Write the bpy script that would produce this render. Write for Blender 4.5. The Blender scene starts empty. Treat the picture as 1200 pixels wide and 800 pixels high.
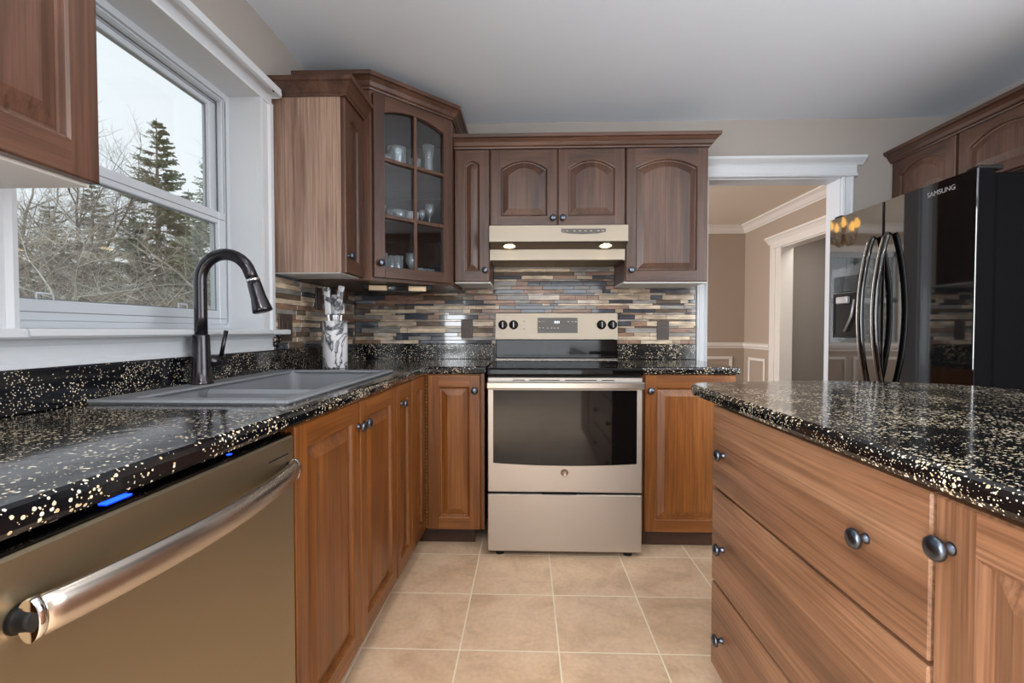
import bpy, bmesh, math, random
from mathutils import Vector, Matrix

S = bpy.context.scene
COL = S.collection
PI = math.pi

# ------------------------------------------------------------------ camera
cd = bpy.data.cameras.new('camera'); cam = bpy.data.objects.new('camera', cd); COL.objects.link(cam)
cd.sensor_width = 36.0; cd.sensor_fit = 'HORIZONTAL'; cd.lens = 544.5 / 1200 * 36.0
cd.clip_start = 0.02; cd.clip_end = 200
cam.location = (0, 0, 1.121)
cam.rotation_euler = (PI / 2 - 0.0238, 0, 0.0309)
S.camera = cam

# ------------------------------------------------------------------ view, sky and added fill lights
S.view_settings.view_transform = 'Standard'; S.view_settings.look = 'None'
S.view_settings.gamma = 1.0; S.view_settings.use_curve_mapping = False
S.view_settings.exposure = 0.24
S.cycles.use_denoising = True
S.cycles.max_bounces = 10; S.cycles.diffuse_bounces = 5; S.cycles.glossy_bounces = 5
S.cycles.transparent_max_bounces = 24; S.cycles.sample_clamp_indirect = 6.0

w = bpy.data.worlds.new('overcast_sky'); S.world = w; w.use_nodes = True
bg = w.node_tree.nodes['Background']
bg.inputs[0].default_value = (0.85, 0.88, 0.94, 1); bg.inputs[1].default_value = 1.08

def area(name, loc, rot, sx, sy, power, color):
    l = bpy.data.lights.new(name, 'AREA'); l.shape = 'RECTANGLE'; l.size = sx; l.size_y = sy
    l.energy = power; l.color = color
    o = bpy.data.objects.new(name, l); COL.objects.link(o); o.location = loc; o.rotation_euler = rot
    return o
# added fill lamps out of view; only the patio one stands at an opening
area('patio_fill', (0.45, -4.46, 1.15), (PI / 2, 0, 0), 2.3, 2.0, 40, (0.92, 0.96, 1.0))  # added lamp boosting the weak sky light through the door
area('right_wall_fill', (2.57, -0.25, 1.40), (0, PI / 2, 0), 1.9, 2.2, 78, (0.90, 0.95, 1.0))  # added lamp, this wall has no window
area('left_wall_fill', (-1.09, -1.25, 1.35), (0, -PI / 2, 0), 2.0, 2.0, 150, (0.90, 0.95, 1.0))  # added lamp on a blank stretch of the left wall
area('dining_fill', (-1.57, 4.55, 1.35), (0, -PI / 2, 0), 1.6, 1.9, 88, (1.0, 0.98, 1.0))  # added lamp on the blank dining side wall
area('hall_fill', (3.4, 4.6, 2.40), (0, 0, 0), 0.8, 2.0, 26, (1.0, 0.97, 0.93))  # added lamp under the hall ceiling, lifting the dark hall
LAMP = (1.0, 0.91, 0.79)

# ------------------------------------------------------------------ materials
def mat(name):
    m = bpy.data.materials.new(name); m.use_nodes = True
    nt = m.node_tree; return m, nt, nt.nodes['Principled BSDF']
def lin(c):
    return tuple(((x / 255) / 12.92 if x / 255 <= .04045 else (((x / 255) + .055) / 1.055) ** 2.4) for x in c) + (1,)
def plain(name, c, rough=.5, metal=0, emit=None, es=0, coat=0, spec=.5, bump=0, bscale=200):
    m, nt, b = mat(name)
    b.inputs['Base Color'].default_value = lin(c); b.inputs['Roughness'].default_value = rough
    b.inputs['Metallic'].default_value = metal; b.inputs['Coat Weight'].default_value = coat
    b.inputs['Specular IOR Level'].default_value = spec
    if emit: b.inputs['Emission Color'].default_value = lin(emit); b.inputs['Emission Strength'].default_value = es
    if bump:
        tc = nt.nodes.new('ShaderNodeTexCoord'); n = nt.nodes.new('ShaderNodeTexNoise'); n.inputs['Scale'].default_value = bscale
        bm_ = nt.nodes.new('ShaderNodeBump'); bm_.inputs['Strength'].default_value = bump; bm_.inputs['Distance'].default_value = .002
        nt.links.new(tc.outputs['Object'], n.inputs['Vector']); nt.links.new(n.outputs['Fac'], bm_.inputs['Height'])
        nt.links.new(bm_.outputs['Normal'], b.inputs['Normal'])
    return m
def node(nt, t, **kw):
    n = nt.nodes.new(t)
    for k, v in kw.items(): setattr(n, k, v)
    return n
def ramp(nt, fac, stops):
    r = node(nt, 'ShaderNodeValToRGB'); e = r.color_ramp.elements
    e[0].position = stops[0][0]; e[0].color = stops[0][1]; e[1].position = stops[-1][0]; e[1].color = stops[-1][1]
    for p, c in stops[1:-1]:
        x = e.new(p); x.color = c
    nt.links.new(fac, r.inputs['Fac']); return r.outputs['Color']
def mth(nt, op, a, b=None, clamp=False):
    n = node(nt, 'ShaderNodeMath', operation=op, use_clamp=clamp)
    for i, x in enumerate((a, b)):
        if x is None: continue
        if isinstance(x, (int, float)): n.inputs[i].default_value = x
        else: nt.links.new(x, n.inputs[i])
    return n.outputs[0]
def mixc(nt, fac, a, b):
    n = node(nt, 'ShaderNodeMix', data_type='RGBA')
    for s, x in ((n.inputs['Factor'], fac), (n.inputs['A'], a), (n.inputs['B'], b)):
        if isinstance(x, (int, float)): s.default_value = x
        elif isinstance(x, tuple): s.default_value = x
        else: nt.links.new(x, s)
    return n.outputs['Result']

def wood(name, axis, dark, mid, light, rough=.38, coat=.12):
    m, nt, b = mat(name)
    tc = node(nt, 'ShaderNodeTexCoord'); oi = node(nt, 'ShaderNodeObjectInfo')
    off = node(nt, 'ShaderNodeVectorMath', operation='ADD'); sc = node(nt, 'ShaderNodeMath', operation='MULTIPLY'); sc.inputs[1].default_value = 31.0
    nt.links.new(oi.outputs['Random'], sc.inputs[0]); nt.links.new(tc.outputs['Object'], off.inputs[0]); nt.links.new(sc.outputs[0], off.inputs[1])
    def noise(along, across, scale, detail, dist):
        mp = node(nt, 'ShaderNodeMapping'); v = [across] * 3; v['xyz'.index(axis)] = along
        mp.inputs['Scale'].default_value = v; nt.links.new(off.outputs[0], mp.inputs['Vector'])
        n = node(nt, 'ShaderNodeTexNoise'); n.inputs['Scale'].default_value = scale; n.inputs['Detail'].default_value = detail
        n.inputs['Distortion'].default_value = dist; n.inputs['Roughness'].default_value = .6
        nt.links.new(mp.outputs[0], n.inputs['Vector']); return n.outputs['Fac']
    a = noise(.9, 11, 1.0, 4, .9); f = noise(3, 165, 1.0, 3, .2); g = noise(.5, 3.2, 1.0, 2, .5)
    c = ramp(nt, a, [(.3, lin(dark)), (.5, lin(mid)), (.72, lin(light))])
    c2 = ramp(nt, f, [(.32, (.52, .48, .45, 1)), (.62, (1.12, 1.10, 1.08, 1))])
    c3 = ramp(nt, g, [(.3, (.78, .76, .75, 1)), (.7, (1.12, 1.1, 1.08, 1))])
    mx = node(nt, 'ShaderNodeMix', data_type='RGBA', blend_type='MULTIPLY'); mx.inputs['Factor'].default_value = .8
    nt.links.new(c, mx.inputs['A']); nt.links.new(c2, mx.inputs['B'])
    my = node(nt, 'ShaderNodeMix', data_type='RGBA', blend_type='MULTIPLY'); my.inputs['Factor'].default_value = .8
    nt.links.new(mx.outputs['Result'], my.inputs['A']); nt.links.new(c3, my.inputs['B'])
    nt.links.new(my.outputs['Result'], b.inputs['Base Color'])
    b.inputs['Roughness'].default_value = rough; b.inputs['Coat Weight'].default_value = coat; b.inputs['Coat Roughness'].default_value = .22
    bp = node(nt, 'ShaderNodeBump'); bp.inputs['Strength'].default_value = .05; bp.inputs['Distance'].default_value = .002
    nt.links.new(f, bp.inputs['Height']); nt.links.new(bp.outputs['Normal'], b.inputs['Normal'])
    return m
UP = ((56, 37, 28), (84, 57, 44), (102, 73, 58))
LO = ((92, 52, 18), (129, 77, 30), (148, 94, 43))  # same stain as UP, warmed for the light on the lower run
IS = ((98, 68, 48), (138, 98, 71), (164, 124, 94))  # same stain again, paled for the side light on the island
WUZ, WUX = wood('walnut_stain_upright', 'z', *UP), wood('walnut_stain_level', 'x', *UP)
WLZ, WLX = wood('walnut_warm_lit_upright', 'z', *LO), wood('walnut_warm_lit_level', 'x', *LO)
WIZ, WIX = wood('walnut_bright_lit_upright', 'z', *IS), wood('walnut_bright_lit_level', 'x', *IS, coat=.15)
WEND = wood('end_panel_sheen', 'z', (122, 96, 82), (158, 132, 116), (174, 150, 136))  # stained panel lightened to carry the window's sheen
WDARK = wood('toe_kick_wood', 'x', (44, 26, 16), (62, 38, 24), (78, 50, 34), .5, 0)

def granite(name, base=(10, 12, 17), hi=.30, hi2=.12):
    m, nt, b = mat(name)
    tc = node(nt, 'ShaderNodeTexCoord')
    def vor(scale, lo, hi, rad, seed):
        mp = node(nt, 'ShaderNodeMapping'); mp.inputs['Location'].default_value = (seed, seed * 2, seed * 3); nt.links.new(tc.outputs['Object'], mp.inputs['Vector'])
        v = node(nt, 'ShaderNodeTexVoronoi'); v.inputs['Scale'].default_value = scale; v.inputs['Randomness'].default_value = 1.0
        nt.links.new(mp.outputs[0], v.inputs['Vector'])
        n = node(nt, 'ShaderNodeTexNoise'); n.inputs['Scale'].default_value = 9; n.inputs['Detail'].default_value = 2; nt.links.new(mp.outputs[0], n.inputs['Vector'])
        th = node(nt, 'ShaderNodeMapRange'); nt.links.new(n.outputs['Fac'], th.inputs['Value'])
        th.inputs['From Min'].default_value = .35; th.inputs['From Max'].default_value = .65; th.inputs['To Min'].default_value = lo; th.inputs['To Max'].default_value = hi
        sp = node(nt, 'ShaderNodeSeparateColor'); nt.links.new(v.outputs['Color'], sp.inputs[0])
        pick = mth(nt, 'LESS_THAN', sp.outputs[0], th.outputs[0]); near = mth(nt, 'LESS_THAN', v.outputs['Distance'], rad)
        return mth(nt, 'MULTIPLY', pick, near), sp.outputs[1]
    a, ca = vor(185, .0, hi, .46, 0.0); c, cc = vor(380, .0, hi2, .45, 3.0)
    fac = mth(nt, 'MAXIMUM', a, c)
    chip = ramp(nt, ca, [(0, lin((206, 182, 142))), (.5, lin((228, 214, 184))), (1, lin((240, 234, 218)))])
    colr = mixc(nt, fac, lin(base), chip)
    nt.links.new(colr, b.inputs['Base Color']); b.inputs['Roughness'].default_value = .13
    b.inputs['Coat Weight'].default_value = .4; b.inputs['Coat Roughness'].default_value = .07
    wv = node(nt, 'ShaderNodeTexNoise'); wv.inputs['Scale'].default_value = 22; wv.inputs['Detail'].default_value = 2; nt.links.new(tc.outputs['Object'], wv.inputs['Vector'])
    bp = node(nt, 'ShaderNodeBump'); bp.inputs['Strength'].default_value = .12; bp.inputs['Distance'].default_value = .004
    nt.links.new(wv.outputs['Fac'], bp.inputs['Height']); nt.links.new(bp.outputs['Normal'], b.inputs['Normal']); nt.links.new(bp.outputs['Normal'], b.inputs['Coat Normal'])
    return m
GRAN = granite('black_granite_cream_chips')
GRANI = granite('black_granite_dense_chips', (15, 15, 17), .46, .24)

def steel(name, c, rough, axis, metal=1.0):
    m, nt, b = mat(name)
    tc = node(nt, 'ShaderNodeTexCoord'); mp = node(nt, 'ShaderNodeMapping'); v = [900] * 3; v['xyz'.index(axis)] = 4
    mp.inputs['Scale'].default_value = v; nt.links.new(tc.outputs['Object'], mp.inputs['Vector'])
    n = node(nt, 'ShaderNodeTexNoise'); n.inputs['Scale'].default_value = 1; n.inputs['Detail'].default_value = 2; nt.links.new(mp.outputs[0], n.inputs['Vector'])
    b.inputs['Base Color'].default_value = lin(c); b.inputs['Metallic'].default_value = metal
    mr = node(nt, 'ShaderNodeMapRange'); mr.inputs['To Min'].default_value = rough - .04; mr.inputs['To Max'].default_value = rough + .05
    nt.links.new(n.outputs['Fac'], mr.inputs['Value']); nt.links.new(mr.outputs[0], b.inputs['Roughness'])
    bp = node(nt, 'ShaderNodeBump'); bp.inputs['Strength'].default_value = .06; bp.inputs['Distance'].default_value = .0006
    nt.links.new(n.outputs['Fac'], bp.inputs['Height']); nt.links.new(bp.outputs['Normal'], b.inputs['Normal'])
    return m
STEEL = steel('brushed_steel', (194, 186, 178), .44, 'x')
STEELU = steel('steel_toned_down', (146, 137, 124), .42, 'x')  # steel darkened to offset the strong light on hood and control panel
STEELD = steel('slate_steel', (168, 156, 132), .40, 'x')
STEELH = plain('satin_handle_steel', (196, 188, 179), .27, 1)
CHROME = plain('chrome', (225, 225, 228), .08, 1)
PEWTER = plain('dark_pewter', (96, 104, 116), .30, 1, bump=.25, bscale=160)
BRONZE = plain('oil_rubbed_bronze', (58, 56, 60), .26, .85, coat=.3)
BLACKG = plain('black_glass', (10, 10, 11), .05, spec=.42)
FRIDGE = plain('black_gloss_enamel', (9, 9, 11), .05, coat=.8, spec=.7)
FRSIDE = plain('black_satin_side', (10, 10, 12), .75, spec=.05, bump=.05, bscale=500)
BLACKP = plain('black_plastic', (15, 15, 16), .5, spec=.3)
CASEBLACK = plain('dark_gap', (8, 8, 8), .7)
SINKM = plain('grey_composite', (122, 125, 131), .42, bump=.12, bscale=700)
WHITE = plain('white_trim_paint', (203, 207, 212), .38)
VINYL = plain('white_vinyl', (194, 200, 207), .35)
GASKET = plain('grey_gasket', (120, 124, 128), .6)
CEIL = plain('ceiling_paint', (222, 232, 244), .85, bump=.05, bscale=90)
WALLP = plain('taupe_grey_wall_paint', (160, 153, 147), .75, bump=.04, bscale=140)
WALLD = plain('warm_taupe_wall_paint', (172, 155, 138), .75, bump=.04, bscale=140)
WALLH = plain('grey_hall_paint', (134, 126, 118), .8)
DTRIM = plain('ivory_trim_paint', (228, 222, 213), .4)
UNDER = plain('white_melamine', (222, 222, 220), .45)
BROWNP = plain('brown_plastic', (62, 48, 42), .4)
BROWND = plain('dark_brown_recess', (36, 27, 24), .5)
HINGE = plain('brass_hinge', (150, 118, 74), .35, 1)
RADIOM = plain('champagne_plastic', (196, 172, 142), .4, .3)
RUBBER = plain('black_rubber', (14, 14, 14), .8)
LENS = plain('lamp_lens', (255, 240, 205), .3, emit=(255, 226, 165), es=3.5)
BULB = plain('frosted_bulb', (255, 225, 170), .3, emit=(255, 190, 90), es=5)
LEDB = plain('blue_led', (30, 60, 255), .3, emit=(20, 60, 255), es=5)
DIGIT = plain('white_digits', (240, 245, 255), .3, emit=(235, 240, 255), es=1.2)
BRASS = plain('antique_brass', (150, 120, 72), .3, 1)
SILVERP = plain('silver_print', (196, 194, 196), .35, .6)
GREYP = plain('grey_panel', (74, 70, 66), .3)
KEYP = plain('pale_key_print', (150, 142, 132), .5)
FILTER = steel('filter_mesh', (150, 138, 112), .5, 'y')
CERAM = plain('white_ceramic', (226, 224, 220), .2, coat=.4)

def glassy(name, tint, gloss=.05, base=.06, density=1.0, glint_white=0.0):
    m, nt, b = mat(name); nt.nodes.remove(b); out = nt.nodes['Material Output']
    tr = node(nt, 'ShaderNodeBsdfTransparent'); tr.inputs[0].default_value = lin(tint)
    gl = node(nt, 'ShaderNodeBsdfGlossy'); gl.inputs['Roughness'].default_value = gloss
    lw = node(nt, 'ShaderNodeLayerWeight'); lw.inputs['Blend'].default_value = .5
    p = mth(nt, 'POWER', lw.outputs['Facing'], 3.0); f = mth(nt, 'ADD', mth(nt, 'MULTIPLY', p, density), base, True)
    mx = node(nt, 'ShaderNodeMixShader'); nt.links.new(f, mx.inputs[0]); nt.links.new(tr.outputs[0], mx.inputs[1]); nt.links.new(gl.outputs[0], mx.inputs[2])
    if glint_white:
        df = node(nt, 'ShaderNodeBsdfDiffuse'); df.inputs[0].default_value = lin((236, 238, 240)); m2 = node(nt, 'ShaderNodeMixShader'); m2.inputs[0].default_value = glint_white
        nt.links.new(gl.outputs[0], m2.inputs[1]); nt.links.new(df.outputs[0], m2.inputs[2]); nt.links.new(m2.outputs[0], mx.inputs[2])
    nt.links.new(mx.outputs[0], out.inputs['Surface']); return m
PANE = glassy('window_pane', (248, 251, 250), .0, .04, .5)
CABPANE = glassy('cabinet_pane', (238, 242, 245), .02, .09, .7)
GLASSW = glassy('drinking_glass', (240, 244, 244), .12, .45, 1.0, .5)  # white mixed in to stand for the glasses' sparkle

def tile_floor():
    m, nt, b = mat('beige_ceramic_floor_tile')
    tc = node(nt, 'ShaderNodeTexCoord'); sp = node(nt, 'ShaderNodeSeparateXYZ'); nt.links.new(tc.outputs['Object'], sp.inputs[0])
    T = .3478
    def cell(o, off):
        q = mth(nt, 'DIVIDE', mth(nt, 'ADD', o, off), T); fr = mth(nt, 'FRACT', q)
        return mth(nt, 'FLOOR', q), mth(nt, 'MULTIPLY', mth(nt, 'MINIMUM', fr, mth(nt, 'SUBTRACT', 1.0, fr)), T)
    cx, dx = cell(sp.outputs[0], .5811 + 10 * T); cy, dy = cell(sp.outputs[1], -2.2939 + 20 * T)
    d = mth(nt, 'MINIMUM', dx, dy)
    g = node(nt, 'ShaderNodeMapRange'); nt.links.new(d, g.inputs['Value']); g.inputs['From Min'].default_value = .0022; g.inputs['From Max'].default_value = .0036
    cb = node(nt, 'ShaderNodeCombineXYZ'); nt.links.new(cx, cb.inputs[0]); nt.links.new(cy, cb.inputs[1])
    wn = node(nt, 'ShaderNodeTexWhiteNoise', noise_dimensions='3D'); nt.links.new(cb.outputs[0], wn.inputs['Vector'])
    ad = node(nt, 'ShaderNodeVectorMath', operation='MULTIPLY_ADD'); nt.links.new(wn.outputs['Color'], ad.inputs[0]); ad.inputs[1].default_value = (9, 9, 9); nt.links.new(tc.outputs['Object'], ad.inputs[2])
    n1 = node(nt, 'ShaderNodeTexNoise'); n1.inputs['Scale'].default_value = 5; n1.inputs['Detail'].default_value = 5; n1.inputs['Roughness'].default_value = .65; n1.inputs['Distortion'].default_value = .6; nt.links.new(ad.outputs[0], n1.inputs['Vector'])
    n2 = node(nt, 'ShaderNodeTexNoise'); n2.inputs['Scale'].default_value = 60; n2.inputs['Detail'].default_value = 3; nt.links.new(ad.outputs[0], n2.inputs['Vector'])
    c1 = ramp(nt, n1.outputs['Fac'], [(.28, lin((206, 173, 139))), (.5, lin((232, 200, 166))), (.72, lin((241, 213, 180)))])
    c2 = ramp(nt, n2.outputs['Fac'], [(.3, (.85, .84, .83, 1)), (.65, (1.03, 1.03, 1.03, 1))])
    mx = node(nt, 'ShaderNodeMix', data_type='RGBA', blend_type='MULTIPLY'); mx.inputs['Factor'].default_value = .6; nt.links.new(c1, mx.inputs['A']); nt.links.new(c2, mx.inputs['B'])
    col = mixc(nt, g.outputs[0], lin((252, 238, 212)), mx.outputs['Result'])
    nt.links.new(col, b.inputs['Base Color'])
    nt.links.new(mth(nt, 'SUBTRACT', .62, mth(nt, 'MULTIPLY', g.outputs[0], .2)), b.inputs['Roughness'])
    bp = node(nt, 'ShaderNodeBump'); bp.inputs['Strength'].default_value = .5; bp.inputs['Distance'].default_value = .002
    nt.links.new(mth(nt, 'ADD', g.outputs[0], mth(nt, 'MULTIPLY', n2.outputs['Fac'], .1)), bp.inputs['Height']); nt.links.new(bp.outputs['Normal'], b.inputs['Normal'])
    return m
FLOORT = tile_floor()

def marble():
    m, nt, b = mat('white_marble_grey_veins')
    tc = node(nt, 'ShaderNodeTexCoord')
    n = node(nt, 'ShaderNodeTexNoise'); n.inputs['Scale'].default_value = 9; n.inputs['Detail'].default_value = 4; n.inputs['Distortion'].default_value = 1.2; nt.links.new(tc.outputs['Object'], n.inputs['Vector'])
    v = mth(nt, 'ABSOLUTE', mth(nt, 'SUBTRACT', n.outputs['Fac'], .5))
    c = ramp(nt, v, [(0, lin((44, 46, 52))), (.018, lin((120, 122, 128))), (.05, lin((214, 214, 218))), (1, lin((226, 226, 230)))])
    nt.links.new(c, b.inputs['Base Color']); b.inputs['Roughness'].default_value = .3; return m
MARBLE = marble()

def stone(name, c, rough, coat):
    m, nt, b = mat(name)
    tc = node(nt, 'ShaderNodeTexCoord'); mp = node(nt, 'ShaderNodeMapping'); mp.inputs['Scale'].default_value = (14, 14, 60); nt.links.new(tc.outputs['Object'], mp.inputs['Vector'])
    n = node(nt, 'ShaderNodeTexNoise'); n.inputs['Scale'].default_value = 1; n.inputs['Detail'].default_value = 3; nt.links.new(mp.outputs[0], n.inputs['Vector'])
    a = lin(tuple(x * .78 for x in c)); e = lin(tuple(min(255, x * 1.14) for x in c))
    nt.links.new(ramp(nt, n.outputs['Fac'], [(.3, a), (.7, e)]), b.inputs['Base Color'])
    b.inputs['Roughness'].default_value = rough; b.inputs['Coat Weight'].default_value = coat; return m
MOSAIC = [stone('cream_stone_tile', (200, 181, 156), .35, .2), stone('beige_glass_tile', (178, 159, 139), .1, .6),
          stone('copper_stone_tile', (138, 106, 86), .3, .2), stone('slate_glass_tile', (68, 72, 80), .07, .6),
          stone('umber_glass_tile', (98, 82, 68), .1, .6), stone('grey_stone_tile', (140, 134, 128), .35, .2), stone('mosaic_grout', (96, 84, 72), .8, 0)]

def foliage(name, a, c):
    m, nt, b = mat(name); g = node(nt, 'ShaderNodeTexCoord'); n = node(nt, 'ShaderNodeTexNoise'); n.inputs['Scale'].default_value = 2.2; n.inputs['Detail'].default_value = 3
    nt.links.new(g.outputs['Object'], n.inputs['Vector']); nt.links.new(ramp(nt, n.outputs['Fac'], [(.35, lin(a)), (.65, lin(c))]), b.inputs['Base Color'])
    b.inputs['Roughness'].default_value = .8; return m
NEEDLE = foliage('spruce_needles', (116, 132, 104), (164, 168, 134))
NEEDLB = foliage('winter_browned_needles', (150, 142, 122), (184, 170, 146))
BARK = foliage('grey_bark', (158, 148, 138), (206, 196, 184))
BARKP = foliage('pale_birch_bark', (226, 220, 210), (246, 243, 236))
BARKD = foliage('brown_bark', (128, 114, 102), (160, 144, 130))
GRASS = foliage('winter_lawn', (120, 112, 84), (146, 140, 104))

# ------------------------------------------------------------------ mesh helpers
class MB:
    def __init__(s): s.v = []; s.f = []; s.sm = []; s.mi = []
    def add(s, vs, fs, smooth=False, m=0, mat4=None):
        o = len(s.v)
        s.v += [tuple(mat4 @ Vector(p)) if mat4 else tuple(p) for p in vs]
        for q in fs: s.f.append(tuple(i + o for i in q)); s.sm.append(smooth); s.mi.append(m)
        return s
    def box(s, x0, y0, z0, x1, y1, z1, b=0.0, m=0, mat4=None):
        x0, x1 = min(x0, x1), max(x0, x1); y0, y1 = min(y0, y1), max(y0, y1); z0, z1 = min(z0, z1), max(z0, z1)
        if b <= 0:
            vs = [(x, y, z) for x in (x0, x1) for y in (y0, y1) for z in (z0, z1)]
            fs = [(0, 1, 3, 2), (4, 6, 7, 5), (0, 4, 5, 1), (2, 3, 7, 6), (0, 2, 6, 4), (1, 5, 7, 3)]
            return s.add(vs, fs, False, m, mat4)
        b = min(b, (x1 - x0) * .45, (y1 - y0) * .45, (z1 - z0) * .45)
        c = Vector(((x0 + x1) / 2, (y0 + y1) / 2, (z0 + z1) / 2)); h = ((x1 - x0) / 2, (y1 - y0) / 2, (z1 - z0) / 2)
        vs = []; idx = {}
        for sx in (-1, 1):
            for sy in (-1, 1):
                for sz in (-1, 1):
                    for a in range(3):
                        sg = (sx, sy, sz); p = [sg[k] * (h[k] - (0 if k == a else b)) for k in range(3)]
                        idx[(sx, sy, sz, a)] = len(vs); vs.append((c.x + p[0], c.y + p[1], c.z + p[2]))
        fs = []
        for a in range(3):
            u, w_ = [(1, 2), (0, 2), (0, 1)][a]
            for sa in (-1, 1):
                q = []
                for su, sw in ((-1, -1), (1, -1), (1, 1), (-1, 1)):
                    sg = [0, 0, 0]; sg[a] = sa; sg[u] = su; sg[w_] = sw; q.append(idx[(*sg, a)])
                fs.append(q)
            for su in (-1, 1):
                for sw in (-1, 1):
                    lo = [0, 0, 0]; hi = [0, 0, 0]; lo[a] = -1; hi[a] = 1
                    for d in (lo, hi): d[u] = su; d[w_] = sw
                    fs.append((idx[(*lo, u)], idx[(*hi, u)], idx[(*hi, w_)], idx[(*lo, w_)]))
        for sx in (-1, 1):
            for sy in (-1, 1):
                for sz in (-1, 1): fs.append([idx[(sx, sy, sz, a)] for a in range(3)])
        return s.add(vs, fs, False, m, mat4)
    def prism(s, poly, axis, a, b, m=0, smooth=False, mat4=None):
        n = len(poly)
        def P(p, t):
            return {'x': (t, p[0], p[1]), 'y': (p[0], t, p[1]), 'z': (p[0], p[1], t)}[axis]
        vs = [P(p, a) for p in poly] + [P(p, b) for p in poly]
        s.add(vs, [tuple(range(n)), tuple(range(n, 2 * n))], False, m, mat4)
        o = len(s.v) - 2 * n
        for i in range(n):
            j = (i + 1) % n; s.f.append((o + i, o + j, o + n + j, o + n + i)); s.sm.append(smooth); s.mi.append(m)
        return s
    def tube(s, pts, r, n=12, cap=True, smooth=True, m=0, flat=None):
        pts = [Vector(p) for p in pts]; k = len(pts); rs = r if isinstance(r, (list, tuple)) else [r] * k
        t0 = (pts[1] - pts[0]).normalized(); up = Vector((0, 0, 1)) if abs(t0.z) < .9 else Vector((1, 0, 0))
        u = t0.cross(up).normalized(); vs = []
        for i, p in enumerate(pts):
            t = (pts[min(i + 1, k - 1)] - pts[max(i - 1, 0)]).normalized()
            u = (u - t * u.dot(t)).normalized(); w_ = t.cross(u)
            for j in range(n):
                a = 2 * PI * j / n; e = flat if flat else (1, 1)
                vs.append(p + (u * math.cos(a) * e[0] + w_ * math.sin(a) * e[1]) * rs[i])
        fs = [(i * n + j, i * n + (j + 1) % n, (i + 1) * n + (j + 1) % n, (i + 1) * n + j) for i in range(k - 1) for j in range(n)]
        s.add(vs, fs, smooth, m)
        if cap: 
            o = len(s.v) - k * n
            for q in (tuple(range(o, o + n)), tuple(range(o + (k - 1) * n, o + k * n))): s.f.append(q); s.sm.append(False); s.mi.append(m)
        return s
    def lathe(s, prof, c, axis=(0, 0, 1), n=20, m=0, smooth=True, sc=(1, 1)):
        a = Vector(axis).normalized(); up = Vector((0, 0, 1)) if abs(a.z) < .9 else Vector((1, 0, 0)); u = a.cross(up).normalized(); w_ = a.cross(u); c = Vector(c)
        vs = [c + a * h + (u * math.cos(2 * PI * j / n) * sc[0] + w_ * math.sin(2 * PI * j / n) * sc[1]) * r for r, h in prof for j in range(n)]
        k = len(prof); fs = [(i * n + j, i * n + (j + 1) % n, (i + 1) * n + (j + 1) % n, (i + 1) * n + j) for i in range(k - 1) for j in range(n)]
        s.add(vs, fs, smooth, m); o = len(s.v) - k * n
        for i in (0, k - 1):
            if prof[i][0] > 1e-5: s.f.append(tuple(range(o + i * n, o + i * n + n))); s.sm.append(False); s.mi.append(m)
        return s
    def sweep(s, prof, path, side=1, m=0, smooth=False, closed=False):
        P = [Vector((p[0], p[1])) for p in path]; z0 = path[0][2] if len(path[0]) > 2 else 0; k = len(P); n = len(prof); vs = []
        for i in range(k):
            dd = []
            if i > 0 or closed: dd.append((P[i] - P[i - 1]).normalized())
            if i < k - 1 or closed: dd.append((P[(i + 1) % k] - P[i]).normalized())
            ns = [Vector((d.y, -d.x)) * side for d in dd]
            mt = ns[0] if len(ns) == 1 else (ns[0] + ns[1]) / (1 + ns[0].dot(ns[1]))
            for o, z in prof: vs.append((P[i].x + mt.x * o, P[i].y + mt.y * o, z0 + z))
        rng = range(k if closed else k - 1)
        fs = [(i * n + j, i * n + (j + 1) % n, ((i + 1) % k) * n + (j + 1) % n, ((i + 1) % k) * n + j) for i in rng for j in range(n)]
        s.add(vs, fs, smooth, m)
        if not closed:
            o = len(s.v) - k * n
            for q in (tuple(range(o, o + n)), tuple(range(o + (k - 1) * n, o + k * n))): s.f.append(q); s.sm.append(False); s.mi.append(m)
        return s
    def build(s, name, mats, parent=None, loc=None, rz=0, recalc=True, **tags):
        me = bpy.data.meshes.new(name); me.from_pydata(s.v, [], s.f)
        me.polygons.foreach_set('use_smooth', s.sm); me.polygons.foreach_set('material_index', s.mi)
        for x in (mats if isinstance(mats, (list, tuple)) else [mats]): me.materials.append(x)
        if recalc:
            bm = bmesh.new(); bm.from_mesh(me); bmesh.ops.recalc_face_normals(bm, faces=bm.faces); bm.to_mesh(me); bm.free()
        me.update(); o = bpy.data.objects.new(name, me); COL.objects.link(o)
        if parent: o.parent = parent
        if loc: o.location = loc
        if rz: o.rotation_euler = (0, 0, rz)
        for k, v in tags.items(): o[k] = v
        return o

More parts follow.
